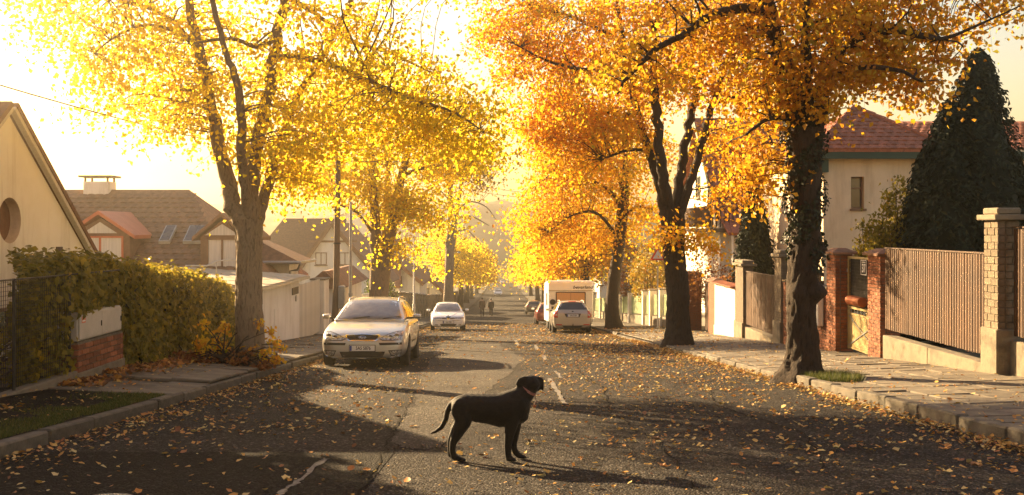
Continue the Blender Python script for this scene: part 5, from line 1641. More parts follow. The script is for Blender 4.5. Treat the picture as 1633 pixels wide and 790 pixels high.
tiled(hr, back, (0, -1, 0), vl, 21, int(sl2 / .3), .3, .3, 'tile', lambda u, v: (u > v / sl2 * (back.y - ap.y)) and (u < (back.y - ey0) - v / sl2 * (ap.y - ey0)), 70)
vm = q[3] - q[0]
tiled(hr, q[0] + Vector((.8, 0, 0)), (1, 0, 0), vm, 34, int(vm.length / .3), .3, .3, 'tile', lambda u, v: True, 60)
for a, b in ((el, ap), (er, ap)):
    mb = MB()
    for k in range(9):
        p0, p1 = a.lerp(b, k / 9), a.lerp(b, (k + 1.12) / 9)
        mb.tube([p0 + Vector((0, 0, .05)), p1 + Vector((0, 0, .03))], [.09, .075], 7)
    mb.build('ridge_tiles', M['tile'], hr)
mb = MB()
mb.box(ex0 + .04, 22, ey0 + .02, ey0 + .08, ez - .32, ez - .09)
mb.box(ex0 + .04, ex0 + .1, ey0 + .085, 38.5, ez - .32, ez - .09)
mb.build('fascia', M['green_paint'], hr)
mb = MB()
mb.box(ex0 + .1, 22, ey0 + .085, hy0 - .003, ez - .3, ez - .26)
mb.build('soffit', M['plaster_beige'], hr)
MB().box(ex0 + .15, hx0 + .1, ey0 + .2, 33.4, ez - .75, ez - .33).build('bracket', M['green_paint'], hr)
an = MB().tube([(ap.x - .3, 36, 5.5), (ap.x - .3, 36, 7.0)], .012, 5).build('aerial', M['metal_dark'], hr)

# --- white house with steep red roof and balcony, right
hr = empty('house', (13, 50, prof(50) + .3), 'white house with steep dark red roof and wooden balcony behind orange leaves', 'house')
zg = prof(55) - .3
MB().box(9.55, 16.5, 43.5, 56, zg, 1.15).build('lower_wall', M['plaster_white'], hr)
b = [(10.0, 45.2, 1.15), (10.0, 55.2, 1.15), (10.0, 55.2, 2.1), (10.0, 50.2, 6.55), (10.0, 45.2, 2.1)]
MB().hexa(b, [(16.3, p[1], p[2]) for p in b]).build('upper_wall', M['plaster_white'], hr)
for s, ye in ((0, 44.75), (1, 55.65)):
    lo, hi = Vector((9.7, ye, 1.7)), Vector((9.7, 50.2, 6.7))
    qq = [lo, hi, hi + Vector((7.2, 0, 0)), lo + Vector((7.2, 0, 0))]
    MB().hexa(qq, [p + Vector((0, 0, .18)) for p in qq]).build('roof', M['tile'], hr)
    if s == 0:
        v = hi - lo
        tiled(hr, lo + Vector((0, 0, .17)), (1, 0, 0), v, 24, int(v.length / .42), .3, .42, 'tile', None, 300, .05)
    mb = MB().hexa([lo + Vector((-.03, 0, -.2)), hi + Vector((-.03, 0, -.2)), hi + Vector((-.03, 0, .17)), lo + Vector((-.03, 0, .17))], [p + Vector((.026, 0, 0)) for p in (lo + Vector((-.03, 0, -.2)), hi + Vector((-.03, 0, -.2)), hi + Vector((-.03, 0, .17)), lo + Vector((-.03, 0, .17)))])
    mb.build('barge_board', M['green_paint'], hr)
window(hr, (10.0, 47.6, 2.3), '-x', 1.1, 1.9, 'green_paint', 'glass_win', 1)
window(hr, (10.0, 50.6, 3.4), '-x', 1.0, 1.1, 'green_paint', 'glass_win', 1)
window(hr, (11.2, 43.5, -.55), '-y', .7, .75, 'brown_trim', 'glass_win', 0)
bal = MB().box(9.0, 10.6, 43.2, 49.5, 1.15, 1.32).build('balcony', M['concrete'], hr)
me = piece_mesh('baluster', .05, .09, .85, .006, M['wood_dark'], 2)
for i in range(34):
    o = link('baluster', me, None, bal); o.location = Vector((9.05, 43.3 + i * .185, 1.8)) - wloc(bal)
for i in range(8):
    o = link('baluster', me, None, bal); o.location = Vector((9.15 + i * .18, 43.25, 1.8)) - wloc(bal)
mb = MB().box(8.99, 9.11, 43.19, 49.5, 2.23, 2.3)
mb.box(9.113, 10.6, 43.19, 43.31, 2.231, 2.3)
mb.build('hand_rail', M['wood_dark'], bal)
MB().box(9.9, 10.3, 42.5, 42.9, prof(42.7), 1.0).build('porch_column', M['plaster_white'], hr)
qq = [Vector((9.6, 42.1, 1.02)), Vector((12.0, 42.1, 1.02)), Vector((12.0, 44.6, 2.0)), Vector((9.6, 44.6, 2.0))]
MB().hexa(qq, [p + Vector((0, 0, .12)) for p in qq]).build('porch_roof', M['tile'], hr)

# ================================================================== VEHICLES
def loft_closed(rings):
    n = len(rings[0])
    mb = MB()
    mb.v = [tuple(p) for r in rings for p in r]
    m = len(rings)
    mb.f = [(i * n + k, i * n + (k + 1) % n, (i + 1) * n + (k + 1) % n, (i + 1) * n + k) for i in range(m - 1) for k in range(n)]
    mb.f += [tuple(range(n - 1, -1, -1)), tuple((m - 1) * n + k for k in range(n))]
    return mb
def smooth_np(me, ang=45):
    me.polygons.foreach_set('use_smooth', [True] * len(me.polygons))
    me.set_sharp_from_angle(angle=R(ang))
def car_body(L, hw, lower, green, wheels, wr):
    """lower shell stations (y, half width, z bottom, z shoulder, z centre), cabin stations (y, z top, half width low, half width top, z low)"""
    rings = []
    for y, w, zb, zd, zc in lower:
        h = [(0, zb), (.75 * w, zb), (.95 * w, zb + .05), (1.0 * w, zb + (zd - zb) * .42), (1.0 * w, zb + (zd - zb) * .68), (.965 * w, zd - .035), (.86 * w, zd + .005), (.45 * w, (zd + zc) / 2 + .012), (0, zc)]
        ring = [(x, y, z) for x, z in h] + [(-x, y, z) for x, z in h[-2:0:-1]]
        rings.append(ring)
    me = loft_closed(rings).mesh('shell')
    me = bake(me, [('SUBSURF', dict(levels=2, render_levels=2))])
    cut = MB()
    for y in wheels:
        for s in (-1, 1):
            a, b = s * (hw - .30), s * (hw + .2)
            cut.lathe([(0.0001, min(a, b)), (wr + .055, min(a, b)), (wr + .055, max(a, b)), (.0001, max(a, b))], 32, 'X', (0, y, wr))
    cm = cut.mesh('cut')
    co = bpy.data.objects.new('cutter', cm)
    col.objects.link(co)
    me = bake(me, [('BOOLEAN', dict(operation='DIFFERENCE', object=co, solver='EXACT', use_self=False))])
    bpy.data.objects.remove(co)
    rings = []
    for y, zt, wl, wt, zl in green:
        zm = zl + (zt - zl) * .5
        h = [(0, zl - .12), (wl, zl - .12), (wl, zl), ((wl * 1.04 + wt) / 2, zm), (wt, zt - .07), (wt * .86, zt - .008), (wt * .45, zt + .012), (0, zt + .016)]
        rings.append([(x, y, z) for x, z in h] + [(-x, y, z) for x, z in h[-2:0:-1]])
    mg = bake(loft_closed(rings).mesh('cabin'), [('SUBSURF', dict(levels=2, render_levels=2))])
    bm = bmesh.new()
    bm.from_mesh(me); bm.from_mesh(mg)
    out = bpy.data.meshes.new('body')
    bm.normal_update()
    bm.to_mesh(out)
    bvh = BVHTree.FromBMesh(bm)
    bm.free()
    smooth_np(out, 40)
    return out, bvh
class Car:
    def __init__(s, name, label, loc, rz, L, hw, lower, green, wheels, wr, paint, tw=.205, group=None, pitch=None):
        s.L, s.hw = L, hw
        pt = slope if pitch is None else pitch
        s.root = empty(name, loc, label, 'car', group)
        s.root.rotation_euler = (pt * math.cos(rz), 0, rz)
        me, s.bvh = car_body(L, hw, lower, green, wheels, wr)
        s.body = link('body', me, M[paint], s.root)
        s.paint = paint
        for y in wheels:
            for sd in (-1, 1):
                s.wheel(sd * (hw - .10), y, wr, tw, sd)
    def wheel(s, x, y, r, w, sd):
        e = bpy.data.objects.new('wheel', MB().lathe([(r * .62, -w / 2), (r * .93, -w / 2), (r, -w * .36), (r, w * .36), (r * .93, w / 2), (r * .62, w / 2)], 32, 'X').mesh('wheel', smooth=True))
        e.data.materials.append(M['tyre'])
        col.objects.link(e); e.parent = s.root; e.location = (x, y, r)
        mb = MB()
        o = sd * w * .40
        i_ = sd * w * .1
        mb.lathe([(r * .64, -w * .4), (r * .64, w * .4), (r * .6, w * .4), (r * .56, 0), (r * .6, -w * .4)], 28, 'X')
        mb.lathe([(.001, o * .9), (r * .15, o), (r * .16, i_), (.001, i_)], 12, 'X')
        for k in range(7):
            a = 2 * math.pi * k / 7
            d = Vector((0, math.cos(a), math.sin(a)))
            mb.bar(Vector((o * .85, 0, 0)) + d * r * .12, Vector((o * .8, 0, 0)) + d * r * .6, .045, .03)
        mb.build('rim', M['rim'], e, local=True)
        MB().lathe([(.001, i_ * .3), (r * .58, i_ * .3), (r * .58, i_ * .2), (.001, i_ * .2)], 20, 'X').build('brake_disc', M['metal_dark'], e, local=True)
    def cast(s, a, z, axis):
        if axis == 'front': o, d = Vector((a, -2, z)), Vector((0, 1, 0))
        elif axis == 'rear': o, d = Vector((a, s.L + 2, z)), Vector((0, -1, 0))
        elif axis == 'left': o, d = Vector((-3, a, z)), Vector((1, 0, 0))
        else: o, d = Vector((3, a, z)), Vector((-1, 0, 0))
        h = s.bvh.ray_cast(o, d)
        if h[0] is None:
            h = s.bvh.find_nearest(o + d * (2 if axis == 'front' else 2.2))
            return h[0], -d
        n = h[1]
        if n.dot(d) > 0: n = -n
        return h[0], n
    def panel(s, name, mat, outline, axis, off=.006, rings=4, step=.07, parent=None, mirror=False):
        """a plate that follows the body inside the outline, with a rim turned down to the body"""
        def one(poly):
            P = []
            for i, a in enumerate(poly):
                b = poly[(i + 1) % len(poly)]
                n = max(1, int(math.hypot(b[0] - a[0], b[1] - a[1]) / step))
                P += [(a[0] + (b[0] - a[0]) * k / n, a[1] + (b[1] - a[1]) * k / n) for k in range(n)]
            c = (sum(p[0] for p in P) / len(P), sum(p[1] for p in P) / len(P))
            n = len(P)
            vs = []
            for r in range(rings + 1):
                t = 1 - r / rings
                for p in (P if r < rings else [c]):
                    q, nn = s.cast(c[0] + (p[0] - c[0]) * t, c[1] + (p[1] - c[1]) * t, axis)
                    vs.append(q + nn * off)
            k = len(vs)
            for p in P:
                q, nn = s.cast(p[0], p[1], axis)
                vs.append(q - nn * .012)
            fs = [(r * n + i, r * n + (i + 1) % n, (r + 1) * n + (i + 1) % n, (r + 1) * n + i) for r in range(rings - 1) for i in range(n)]
            fs += [((rings - 1) * n + i, (rings - 1) * n + (i + 1) % n, rings * n) for i in range(n)]
            fs += [(k + i, k + (i + 1) % n, (i + 1) % n, i) for i in range(n)]
            mb = MB().add(vs, fs)
            return mb.build(name, M[mat], parent or s.root, smooth=True, local=True)
        o = one(outline)
        if mirror:
            one([(-a, z) for a, z in outline])
        return o
    def side(s, name, mat, outline, off=.006, rings=3, handle=None):
        for ax_ in ('left', 'right'):
            o = s.panel(name, mat, outline, ax_, off, rings, .12)
            if handle:
                q, nn = s.cast(handle[0], handle[1], ax_)
                mb = MB().box(q.x - .018, q.x + .018, q.y - .085, q.y + .085, q.z - .016, q.z + .016)
                mb.v = [(x + nn.x * .018, y, z) for x, y, z in mb.v]
                mb.build('handle', M[s.paint], o, local=True)
    def mirror(s, y, z, paint, sz=1.0):
        for sd in (-1, 1):
            q, nn = s.cast(y, z, 'left' if sd < 0 else 'right')
            c = Vector((sd * (s.hw + .11), y - .02, z + .04))
            mb = MB()
            mb.hexa([c + Vector((sd * -.1, .06, -.065)), c + Vector((sd * .1, .07, -.055)), c + Vector((sd * .1, .07, .06)), c + Vector((sd * -.1, .06, .075))],
                    [c + Vector((sd * -.07, -.07, -.04)), c + Vector((sd * .07, -.05, -.035)), c + Vector((sd * .07, -.05, .035)), c + Vector((sd * -.07, -.07, .045))])
            me = bake(mb.mesh('wing_mirror', bevel=.012), [('SUBSURF', dict(levels=1, render_levels=1))])
            smooth_np(me, 60)
            o = link('wing_mirror', me, M[paint], s.root)
            MB().box(min(c.x - sd * .09, c.x + sd * .085), max(c.x - sd * .09, c.x + sd * .085), c.y + .072, c.y + .078, c.z - .05, c.z + .055).build('mirror_glass', M['chrome'], o, local=True)
            MB().bar((q.x - sd * .03, y, z), c + Vector((-sd * .06, .02, -.03)), .05, .04).build('bracket', M['black'], o, local=True)
    def plate(s, axis, z, txt, size=(.52, .115), x=0.0, off=.02, blue=True, tsize=.1):
        q, nn = s.cast(x, z, axis)
        sg = -1 if axis == 'front' else 1
        y0 = q.y + sg * off
        w, h = size
        o = MB().box(x - w / 2, x + w / 2, min(y0, y0 - sg * .02), max(y0, y0 - sg * .02), z - h / 2, z + h / 2).build('number_plate', M['plate_white'], s.root, local=True, bevel=.003)
        yy = y0 + sg * .0025
        MB().box(x - w / 2 - .012, x + w / 2 + .012, min(y0 - sg * .004, y0 - sg * .03), max(y0 - sg * .004, y0 - sg * .03), z - h / 2 - .012, z + h / 2 + .012).build('plate_frame', M['black'], o, local=True)
        xb = x - w / 2 * (1 if axis == 'front' else -1)
        if blue:
            a, b = (xb + .004, xb + .045) if axis == 'front' else (xb - .045, xb - .004)
            MB().box(a, b, min(yy, y0 - sg * .001), max(yy, y0 - sg * .001), z - h / 2 + .006, z + h / 2 - .006).build('blue_band', M['plate_blue'], o, local=True)
        if txt:
            text('plate_text', txt, tsize, M['ink'], s.root, (x + .022 * (1 if axis == 'front' else -1), yy, z), (R(90), 0, 0 if axis == 'front' else R(180)), .001, sx=.78)
        return o

EST_LOW = [(-.01, .60, .24, .50, .56), (.02, .74, .21, .60, .665), (.10, .83, .19, .675, .715), (.30, .885, .185, .755, .79), (.62, .905, .18, .83, .86), (1.0, .91, .18, .90, .935), (1.35, .912, .18, .95, .985), (1.9, .915, .18, .975, 1.0), (2.8, .915, .18, .985, 1.0), (3.7, .915, .18, 1.0, 1.01), (4.25, .905, .19, 1.0, 1.01), (4.58, .88, .21, .985, 1.0), (4.74, .83, .24, .90, .93), (4.80, .72, .28, .72, .76)]
EST_GREEN = [(1.16, .99, .76, .72, .95), (1.30, 1.06, .79, .72, .95), (1.75, 1.30, .81, .64, .95), (2.10, 1.425, .825, .615, .95), (2.6, 1.475, .83, .62, .95), (3.3, 1.475, .83, .62, .95), (4.0, 1.455, .825, .61, .95), (4.38, 1.42, .81, .59, .96), (4.50, 1.36, .80, .59, .96), (4.66, 1.06, .78, .66, .96), (4.70, .99, .76, .70, .95)]

# --- silver estate car facing the viewer
c = Car('parked_car', 'silver estate car parked facing the viewer beside the left kerb', (-2.88, 20.55, prof(20.55) + .008), R(1.0), 4.8, .905, EST_LOW, EST_GREEN, (.93, 3.68), .315, 'silver_paint', group=None)
c.panel('windscreen', 'windscreen', [(-.70, 1.0), (-.40, .985), (0, .98), (.40, .985), (.70, 1.0), (.545, 1.385), (.3, 1.41), (0, 1.415), (-.3, 1.41), (-.545, 1.385)], 'front', .007, 5)
c.panel('rear_window', 'car_glass', [(-.6, 1.04), (.6, 1.04), (.5, 1.34), (-.5, 1.34)], 'rear', .007, 4)
c.panel('lamp_rim', 'black', [(.335, .592), (.45, .66), (.58, .715), (.70, .75), (.805, .752), (.81, .66), (.79, .572), (.6, .556), (.41, .562)], 'front', .004, 3, .05, mirror=True)
c.panel('headlight', 'lamp_glass', [(.355, .60), (.45, .645), (.58, .70), (.70, .735), (.79, .735), (.795, .66), (.775, .585), (.6, .57), (.42, .575)], 'front', .008, 4, .05, mirror=True)
g = c.panel('grille', 'chrome', [(-.36, .675), (0, .70), (.36, .675), (.34, .62), (.285, .555), (-.285, .555), (-.34, .62)], 'front', .008, 3)
c.panel('grille_mesh', 'black', [(-.335, .66), (0, .68), (.335, .66), (.31, .61), (.27, .575), (-.27, .575), (-.31, .61)], 'front', .014, 3, parent=g)
q, nn = c.cast(0, .625, 'front')
bd = MB().lathe([(.001, q.y - .03), (.06, q.y - .03), (.066, q.y - .024), (.066, q.y - .0)], 28, 'Y', (0, 0, .622))
bd.v = [(x * 1.25, y, .622 + (z - .622) * .55) for x, y, z in bd.v]
bd = bd.build('badge', M['chrome'], c.root, local=True)
b2 = MB().lathe([(.001, q.y - .0325), (.058, q.y - .0325), (.058, q.y - .0305), (.001, q.y - .0305)], 28, 'Y', (0, 0, .622))
b2.v = [(x * 1.25, y, .622 + (z - .622) * .55) for x, y, z in b2.v]
b2.build('badge_face', M['badge_blue'], bd, local=True)
text('badge_text', 'Ford', .06, M['ink_white'], c.root, (0, q.y - .034, .622), (R(90), 0, 0), .0008, shear=.25)
c.panel('bumper_strip', 'black', [(.34, .515), (.8, .52), (.8, .475), (.36, .465)], 'front', .012, 2, .06, mirror=True)
c.panel('lower_intake', 'black', [(-.47, .335), (.47, .335), (.42, .225), (-.42, .225)], 'front', .006, 3, .06)
c.panel('lamp_rim', 'black', [(.535, .36), (.80, .375), (.79, .295), (.71, .245), (.585, .25)], 'front', .005, 2, .05, mirror=True)
for s in (-1, 1):
    for xx, zz, rr2 in ((.70, .65, .055), (.575, .63, .045)):
        q, nn = c.cast(s * xx, zz, 'front')
        MB().lathe([(.001, q.y - .012), (rr2 * .7, q.y - .016), (rr2, q.y - .02), (rr2, q.y + .01)], 18, 'Y', (s * xx, 0, zz)).build('lamp_reflector', M['chrome'], c.root, local=True)
c.panel('fog_lamp', 'lamp_glass', [(.56, .345), (.78, .36), (.77, .30), (.70, .26), (.60, .265)], 'front', .008, 2, .05, mirror=True)
c.panel('front_lip', 'chrome', [(-.76, .255), (-.5, .205), (0, .195), (.5, .205), (.76, .255), (.5, .192), (0, .182), (-.5, .192)], 'front', .016, 1, .08)
c.plate('front', .405, '5A5 5876', off=.03)
c.side('front_window', 'car_glass', [(1.72, 1.02), (2.68, 1.03), (2.66, 1.37), (2.25, 1.36), (2.0, 1.26)])
c.side('rear_door_window', 'car_glass', [(2.74, 1.03), (3.55, 1.04), (3.48, 1.375), (2.72, 1.37)])
c.side('quarter_window', 'car_glass', [(3.62, 1.05), (4.42, 1.08), (4.25, 1.34), (3.55, 1.37)])
c.side('front_door', 'silver_paint', [(1.56, .36), (2.68, .34), (2.70, .66), (2.69, .96), (1.62, .94)], .004, 3, (2.48, .86))
c.side('rear_door', 'silver_paint', [(2.72, .34), (3.35, .36), (3.58, .62), (3.64, .97), (2.73, .96)], .004, 3, (3.42, .88))
c.side('side_strip', 'black', [(1.6, .52), (3.4, .53), (3.4, .49), (1.6, .48)], .012, 1)
c.mirror(1.72, 1.0, 'silver_paint')
for sd in (-1, 1):
    pts = []
    for y in (2.15, 2.25, 2.6, 3.3, 4.0, 4.25, 4.33):
        h = c.bvh.ray_cast(Vector((sd * .56, y, 3)), Vector((0, 0, -1)))
        pts.append(h[0] + Vector((0, 0, .0 if y in (2.15, 4.33) else .055)))
    MB().tube(pts, .016, 8).build('roof_rail', M['silver_paint'], c.root, local=True, smooth=True)
h = c.bvh.ray_cast(Vector((0, 2.3, 3)), Vector((0, 0, -1)))[0]
MB().tube([h, h + Vector((0, .1, .18))], [.006, .003], 6).build('aerial', M['black'], c.root, local=True)
for x in (-.35, .3):
    a, na = c.cast(x, .995, 'front'); b, nb = c.cast(x + .36, 1.03, 'front')
    MB().bar(a + na * .02, b + nb * .02, .018, .012).build('wiper', M['black'], c.root, local=True)

# --- white hatchback facing the viewer
HAT_LOW = [(y * 4.2 / 4.8, w * .955, zb, zd * .97, zc * .97) for y, w, zb, zd, zc in EST_LOW]
HAT_GREEN = [(1.05, .95, .72, .69, .92), (1.15, 1.0, .75, .69, .92), (1.55, 1.23, .77, .61, .92), (1.9, 1.365, .785, .57, .92), (2.4, 1.41, .79, .57, .92), (3.0, 1.41, .79, .57, .92), (3.5, 1.38, .78, .56, .92), (3.8, 1.31, .76, .56, .93), (4.05, 1.02, .74, .62, .93), (4.1, .95, .72, .64, .92)]
def hatch(label, loc, rz, paint, detail, name='parked_car', wd=1.0):
    hw = .865 * wd
    c = Car(name, label, loc, rz, 4.2, hw, [(y, w * wd, a, b, d) for y, w, a, b, d in HAT_LOW], [(y, z, a * wd, b * wd, d) for y, z, a, b, d in HAT_GREEN], (.82, 3.3), .30, paint, pitch=(math.atan((prof(loc[1] + 2) - prof(loc[1] - 2)) / 4)))
    c.panel('windscreen', 'windscreen', [(-.65 * wd, .975), (0, .955), (.65 * wd, .975), (.50 * wd, 1.32), (0, 1.345), (-.50 * wd, 1.32)], 'front', .007, 5)
    c.panel('rear_window', 'car_glass', [(-.58 * wd, 1.02), (.58 * wd, 1.02), (.48 * wd, 1.30), (-.48 * wd, 1.30)], 'rear', .007, 4)
    c.side('front_window', 'car_glass', [(1.52, .98), (2.38, .99), (2.36, 1.31), (2.0, 1.31), (1.75, 1.2)])
    c.side('rear_door_window', 'car_glass', [(2.44, .99), (3.55, 1.02), (3.35, 1.27), (2.43, 1.31)])
    c.side('front_door', paint, [(1.38, .36), (2.38, .34), (2.40, .66), (2.39, .92), (1.44, .91)], .004, 3, (2.2, .83))
    c.mirror(1.5, .97, paint)
    return c
c = hatch('white hatchback with v-shaped nose parked facing the viewer on the left', (-2.62, 48.9, prof(48.9) + .008), R(4), 'white_car', True)
c.panel('headlight', 'lamp_glass', [(.33, .655), (.74, .67), (.76, .60), (.72, .575), (.33, .585)], 'front', .008, 3, .05, mirror=True)
c.panel('slot_grille', 'black', [(.12, .64), (.32, .65), (.32, .59), (.06, .575)], 'front', .007, 2, .05, mirror=True)
g = c.panel('shield_grille', 'chrome', [(-.15, .70), (0, .715), (.15, .70), (0, .50)], 'front', .02, 2, .05)
c.panel('shield_mesh', 'black', [(-.105, .68), (0, .69), (.105, .68), (0, .555)], 'front', .027, 2, .05, parent=g)
q, nn = c.cast(0, .73, 'front')
MB().lathe([(.001, q.y - .02), (.04, q.y - .02), (.045, q.y)], 18, 'Y', (0, 0, .73)).build('badge', M['chrome'], c.root, local=True)
c.panel('bumper_band', 'black', [(-.72, .515), (-.18, .50), (-.18, .485), (-.72, .497)], 'front', .006, 1, .08, mirror=True)
c.plate('front', .42, '', off=.03)
text('plate_text', '1A4 2301', .1, M['ink'], c.root, (.02, c.cast(0, .42, 'front')[0].y - .0335, .42), (R(90), 0, 0), .001, sx=.78)
c.panel('lower_intake', 'black', [(-.42, .335), (.42, .335), (.34, .235), (-.34, .235)], 'front', .006, 3, .06)
c.panel('fog_lamp', 'lamp_glass', [(.5, .32), (.64, .33), (.64, .27), (.5, .265)], 'front', .008, 2, .05, mirror=True)
for s in (-1, 1):
    pts = []
    for k in range(8):
        t = k / 7
        h = c.bvh.ray_cast(Vector((s * (.13 + .38 * t ** .8), .12 + .8 * t, 3)), Vector((0, 0, -1)))[0]
        pts.append(h + Vector((0, 0, .003)))
    MB().tube(pts, .009, 6).build('bonnet_crease', M['white_car'], c.root, local=True, smooth=True)

# --- champagne estate car seen from behind
ES2_L = [(y * 4.57 / 4.8, w * .975, zb, zd, zc) for y, w, zb, zd, zc in EST_LOW[:-3]] + [(4.36, .885, .20, .985, 1.0), (4.50, .865, .22, .965, .98), (4.55, .82, .25, .92, .94), (4.565, .70, .30, .86, .88)]
ES2_G = [(y * 4.57 / 4.8, zt, wl * .97, wt * .97, zl) for y, zt, wl, wt, zl in EST_GREEN]
c = Car('parked_car', 'champagne estate car seen from behind in front of the white caravan', (3.22, 45.0 + 4.57, prof(49.57) + .008), R(180), 4.57, .885, ES2_L, ES2_G, (.9, 3.48), .315, 'champagne')
c.panel('rear_window', 'car_glass', [(-.66, 1.06), (.66, 1.06), (.655, 1.12), (.54, 1.37), (0, 1.39), (-.54, 1.37), (-.655, 1.12)], 'rear', .007, 5)
tg = c.panel('tailgate', 'champagne', [(-.66, 1.03), (0, 1.05), (.66, 1.03), (.66, .8), (.62, .56), (0, .53), (-.62, .56), (-.66, .8)], 'rear', .005, 4)
c.panel('tail_light', 'lamp_red', [(.68, 1.02), (.80, .98), (.86, .80), (.855, .70), (.67, .69)], 'rear', .009, 3, .05, mirror=True)
c.panel('reverse_light', 'lamp_glass', [(.70, .86), (.79, .86), (.80, .79), (.69, .79)], 'rear', .014, 1, .05, mirror=True)
c.panel('plate_recess', 'black', [(-.38, .88), (.38, .88), (.30, .71), (-.30, .71)], 'rear', .010, 2)
c.plate('rear', .79, '', off=.02)
text('plate_text', '5A6 3184', .1, M['ink'], c.root, (-.02, c.cast(0, .79, 'rear')[0].y + .0235, .79), (R(90), 0, R(180)), .001, sx=.78)
c.panel('bumper_reflector', 'lamp_red', [(.48, .40), (.76, .41), (.76, .36), (.48, .355)], 'rear', .01, 1, .06, mirror=True)
c.panel('lower_bumper', 'black', [(-.78, .345), (.78, .345), (.70, .25), (-.70, .25)], 'rear', .008, 2)
c.panel('brake_light', 'lamp_red', [(-.17, 1.43), (.17, 1.43), (.17, 1.405), (-.17, 1.405)], 'rear', .012, 1)
q, nn = c.cast(0, .97, 'rear')
MB().lathe([(.001, q.y + .02), (.042, q.y + .02), (.048, q.y - .01)], 18, 'Y', (0, 0, .965)).build('badge', M['metal_dark'], c.root, local=True)
MB().tube([(0, 4.5, .33), (0, 4.62, .31), (0, 4.64, .38)], .022, 8).build('tow_bar', M['metal_dark'], c.root, local=True)
MB().lathe([(.001, .38), (.03, .395), (.03, .42), (.001, .44)], 10, 'Z', (0, 4.64, 0)).build('tow_ball', M['chrome'], c.root, local=True)
c.side('front_window', 'car_glass', [(1.65, 1.02), (2.55, 1.03), (2.53, 1.37), (2.15, 1.36), (1.9, 1.26)])
c.side('rear_door_window', 'car_glass', [(2.6, 1.03), (3.4, 1.04), (3.32, 1.375), (2.6, 1.37)])
c.side('quarter_window', 'car_glass', [(3.46, 1.05), (4.2, 1.08), (4.05, 1.34), (3.4, 1.37)])
c.side('rear_door', 'champagne', [(2.6, .34), (3.2, .36), (3.4, .62), (3.46, .97), (2.61, .96)], .004, 3, (3.25, .88))
c.mirror(1.65, 1.0, 'black')
for sd in (-1, 1):
    pts = []
    for y in (2.1, 2.2, 3.0, 3.9, 4.1, 4.16):
        h = c.bvh.ray_cast(Vector((sd * .54, y, 3)), Vector((0, 0, -1)))
        pts.append(h[0] + Vector((0, 0, .0 if y in (2.1, 4.16) else .055)))
    MB().tube(pts, .016, 8).build('roof_rail', M['metal_grey'], c.root, local=True, smooth=True)
for x in (-.36, .36):
    pass

# --- white caravan
cvy = 50.6
cv = empty('caravan', (3.52, cvy, prof(cvy)), 'white touring caravan parked behind the champagne estate car', 'caravan')
cv.rotation_euler = (slope, 0, 0)
pr = [(0.0, .42), (-.02, .9), (.02, 1.2), (.05, 2.02), (.10, 2.36), (.22, 2.5), (.6, 2.53), (4.6, 2.53), (5.0, 2.45), (5.35, 1.9), (5.5, 1.3), (5.5, .7), (5.3, .42)]
mb = MB().hexa([(-1.13, y, z) for y, z in pr], [(1.13, y, z) for y, z in pr])
me = mb.mesh('shell', bevel=.035)
smooth_np(me, 30)
link('shell', me, M['caravan'], cv)
MB().hexa([(-1.135, -.008 + .03, 1.985), (1.135, -.008 + .03, 1.985), (1.135, -.012 + .03, 2.02), (-1.135, -.012 + .03, 2.02)], [(-1.135, .08, 1.985), (1.135, .08, 1.985), (1.135, .08, 2.02), (-1.135, .08, 2.02)]).build('moulding', M['caravan_stripe'], cv, local=True)
w = MB().box(-.76, .76, -.012, .04, 1.12, 1.93).build('rear_window', M['black'], cv, local=True, bevel=.01)
MB().box(-.71, .71, -.022, -.0125, 1.16, 1.89).build('curtain', M['tan_curtain'], w, local=True)
MB().box(-.01, .01, -.027, -.0225, 1.16, 1.89).build('curtain_gap', M['brown_trim'], w, local=True)
text('lettering', 'beyerland', .23, M['ink'], cv, (.62, .068, 2.17), (R(86), 0, 0), .003, shear=.3, sx=1.12)
mb = MB().lathe([(.10, -.03), (.145, -.03), (.145, -.005), (.10, -.005)], 28, 'Y', (-.92, 0, 1.42))
o = mb.build('round_emblem', M['ink'], cv, local=True)
MB().lathe([(.001, -.027), (.099, -.027), (.099, -.006), (.001, -.006)], 28, 'Y', (-.92, 0, 1.42)).build('emblem_face', M['plate_white'], o, local=True)
MB().lathe([(.035, -.031), (.055, -.031), (.055, -.028), (.035, -.028)], 16, 'Y', (-.92, 0, 1.42)).build('emblem_ring', M['ink'], o, local=True)
MB().box(-.98, -.86, -.025, .01, 1.06, 1.2).build('vent', M['black'], cv, local=True, bevel=.005)
for s in (-1, 1):
    MB().box(s * .93 - .1, s * .93 + .1, -.05, .02, .62, .86).build('tail_light', M['lamp_red'], cv, local=True, bevel=.01)
    for y in (2.35, 3.1):
        e = MB().lathe([(.17, -.09), (.28, -.09), (.31, -.06), (.31, .06), (.28, .09), (.17, .09)], 26, 'X', (s * 1.0, y, .31)).build('wheel', M['tyre'], cv, local=True, smooth=True)
        MB().lathe([(.001, s * .085), (.18, s * .07), (.18, s * .02), (.001, s * .02)], 20, 'X', (s * 1.0, y, .31)).build('rim', M['white_paint'], e, local=True)
    w = MB().box(min(s * 1.125, s * 1.14), max(s * 1.125, s * 1.14), 1.2, 2.6, 1.25, 1.9).build('side_window', M['car_glass'], cv, local=True, bevel=.004)
MB().box(-1.14, 1.14, -.03, .1, .42, .58).build('bumper', M['caravan'], cv, local=True, bevel=.02)
mb = MB().box(-.6, .1, 1.0, 1.6, 2.531, 2.59)
mb.build('roof_vent', M['caravan'], cv, local=True, bevel=.02)
MB().tube([(-.5, 5.3, .45), (0, 6.6, .42), (.5, 5.3, .45)], .04, 6).build('drawbar', M['metal_dark'], cv, local=True)
MB().box(-.05, .05, .2, 5.3, .3, .42).build('chassis', M['metal_dark'], cv, local=True)

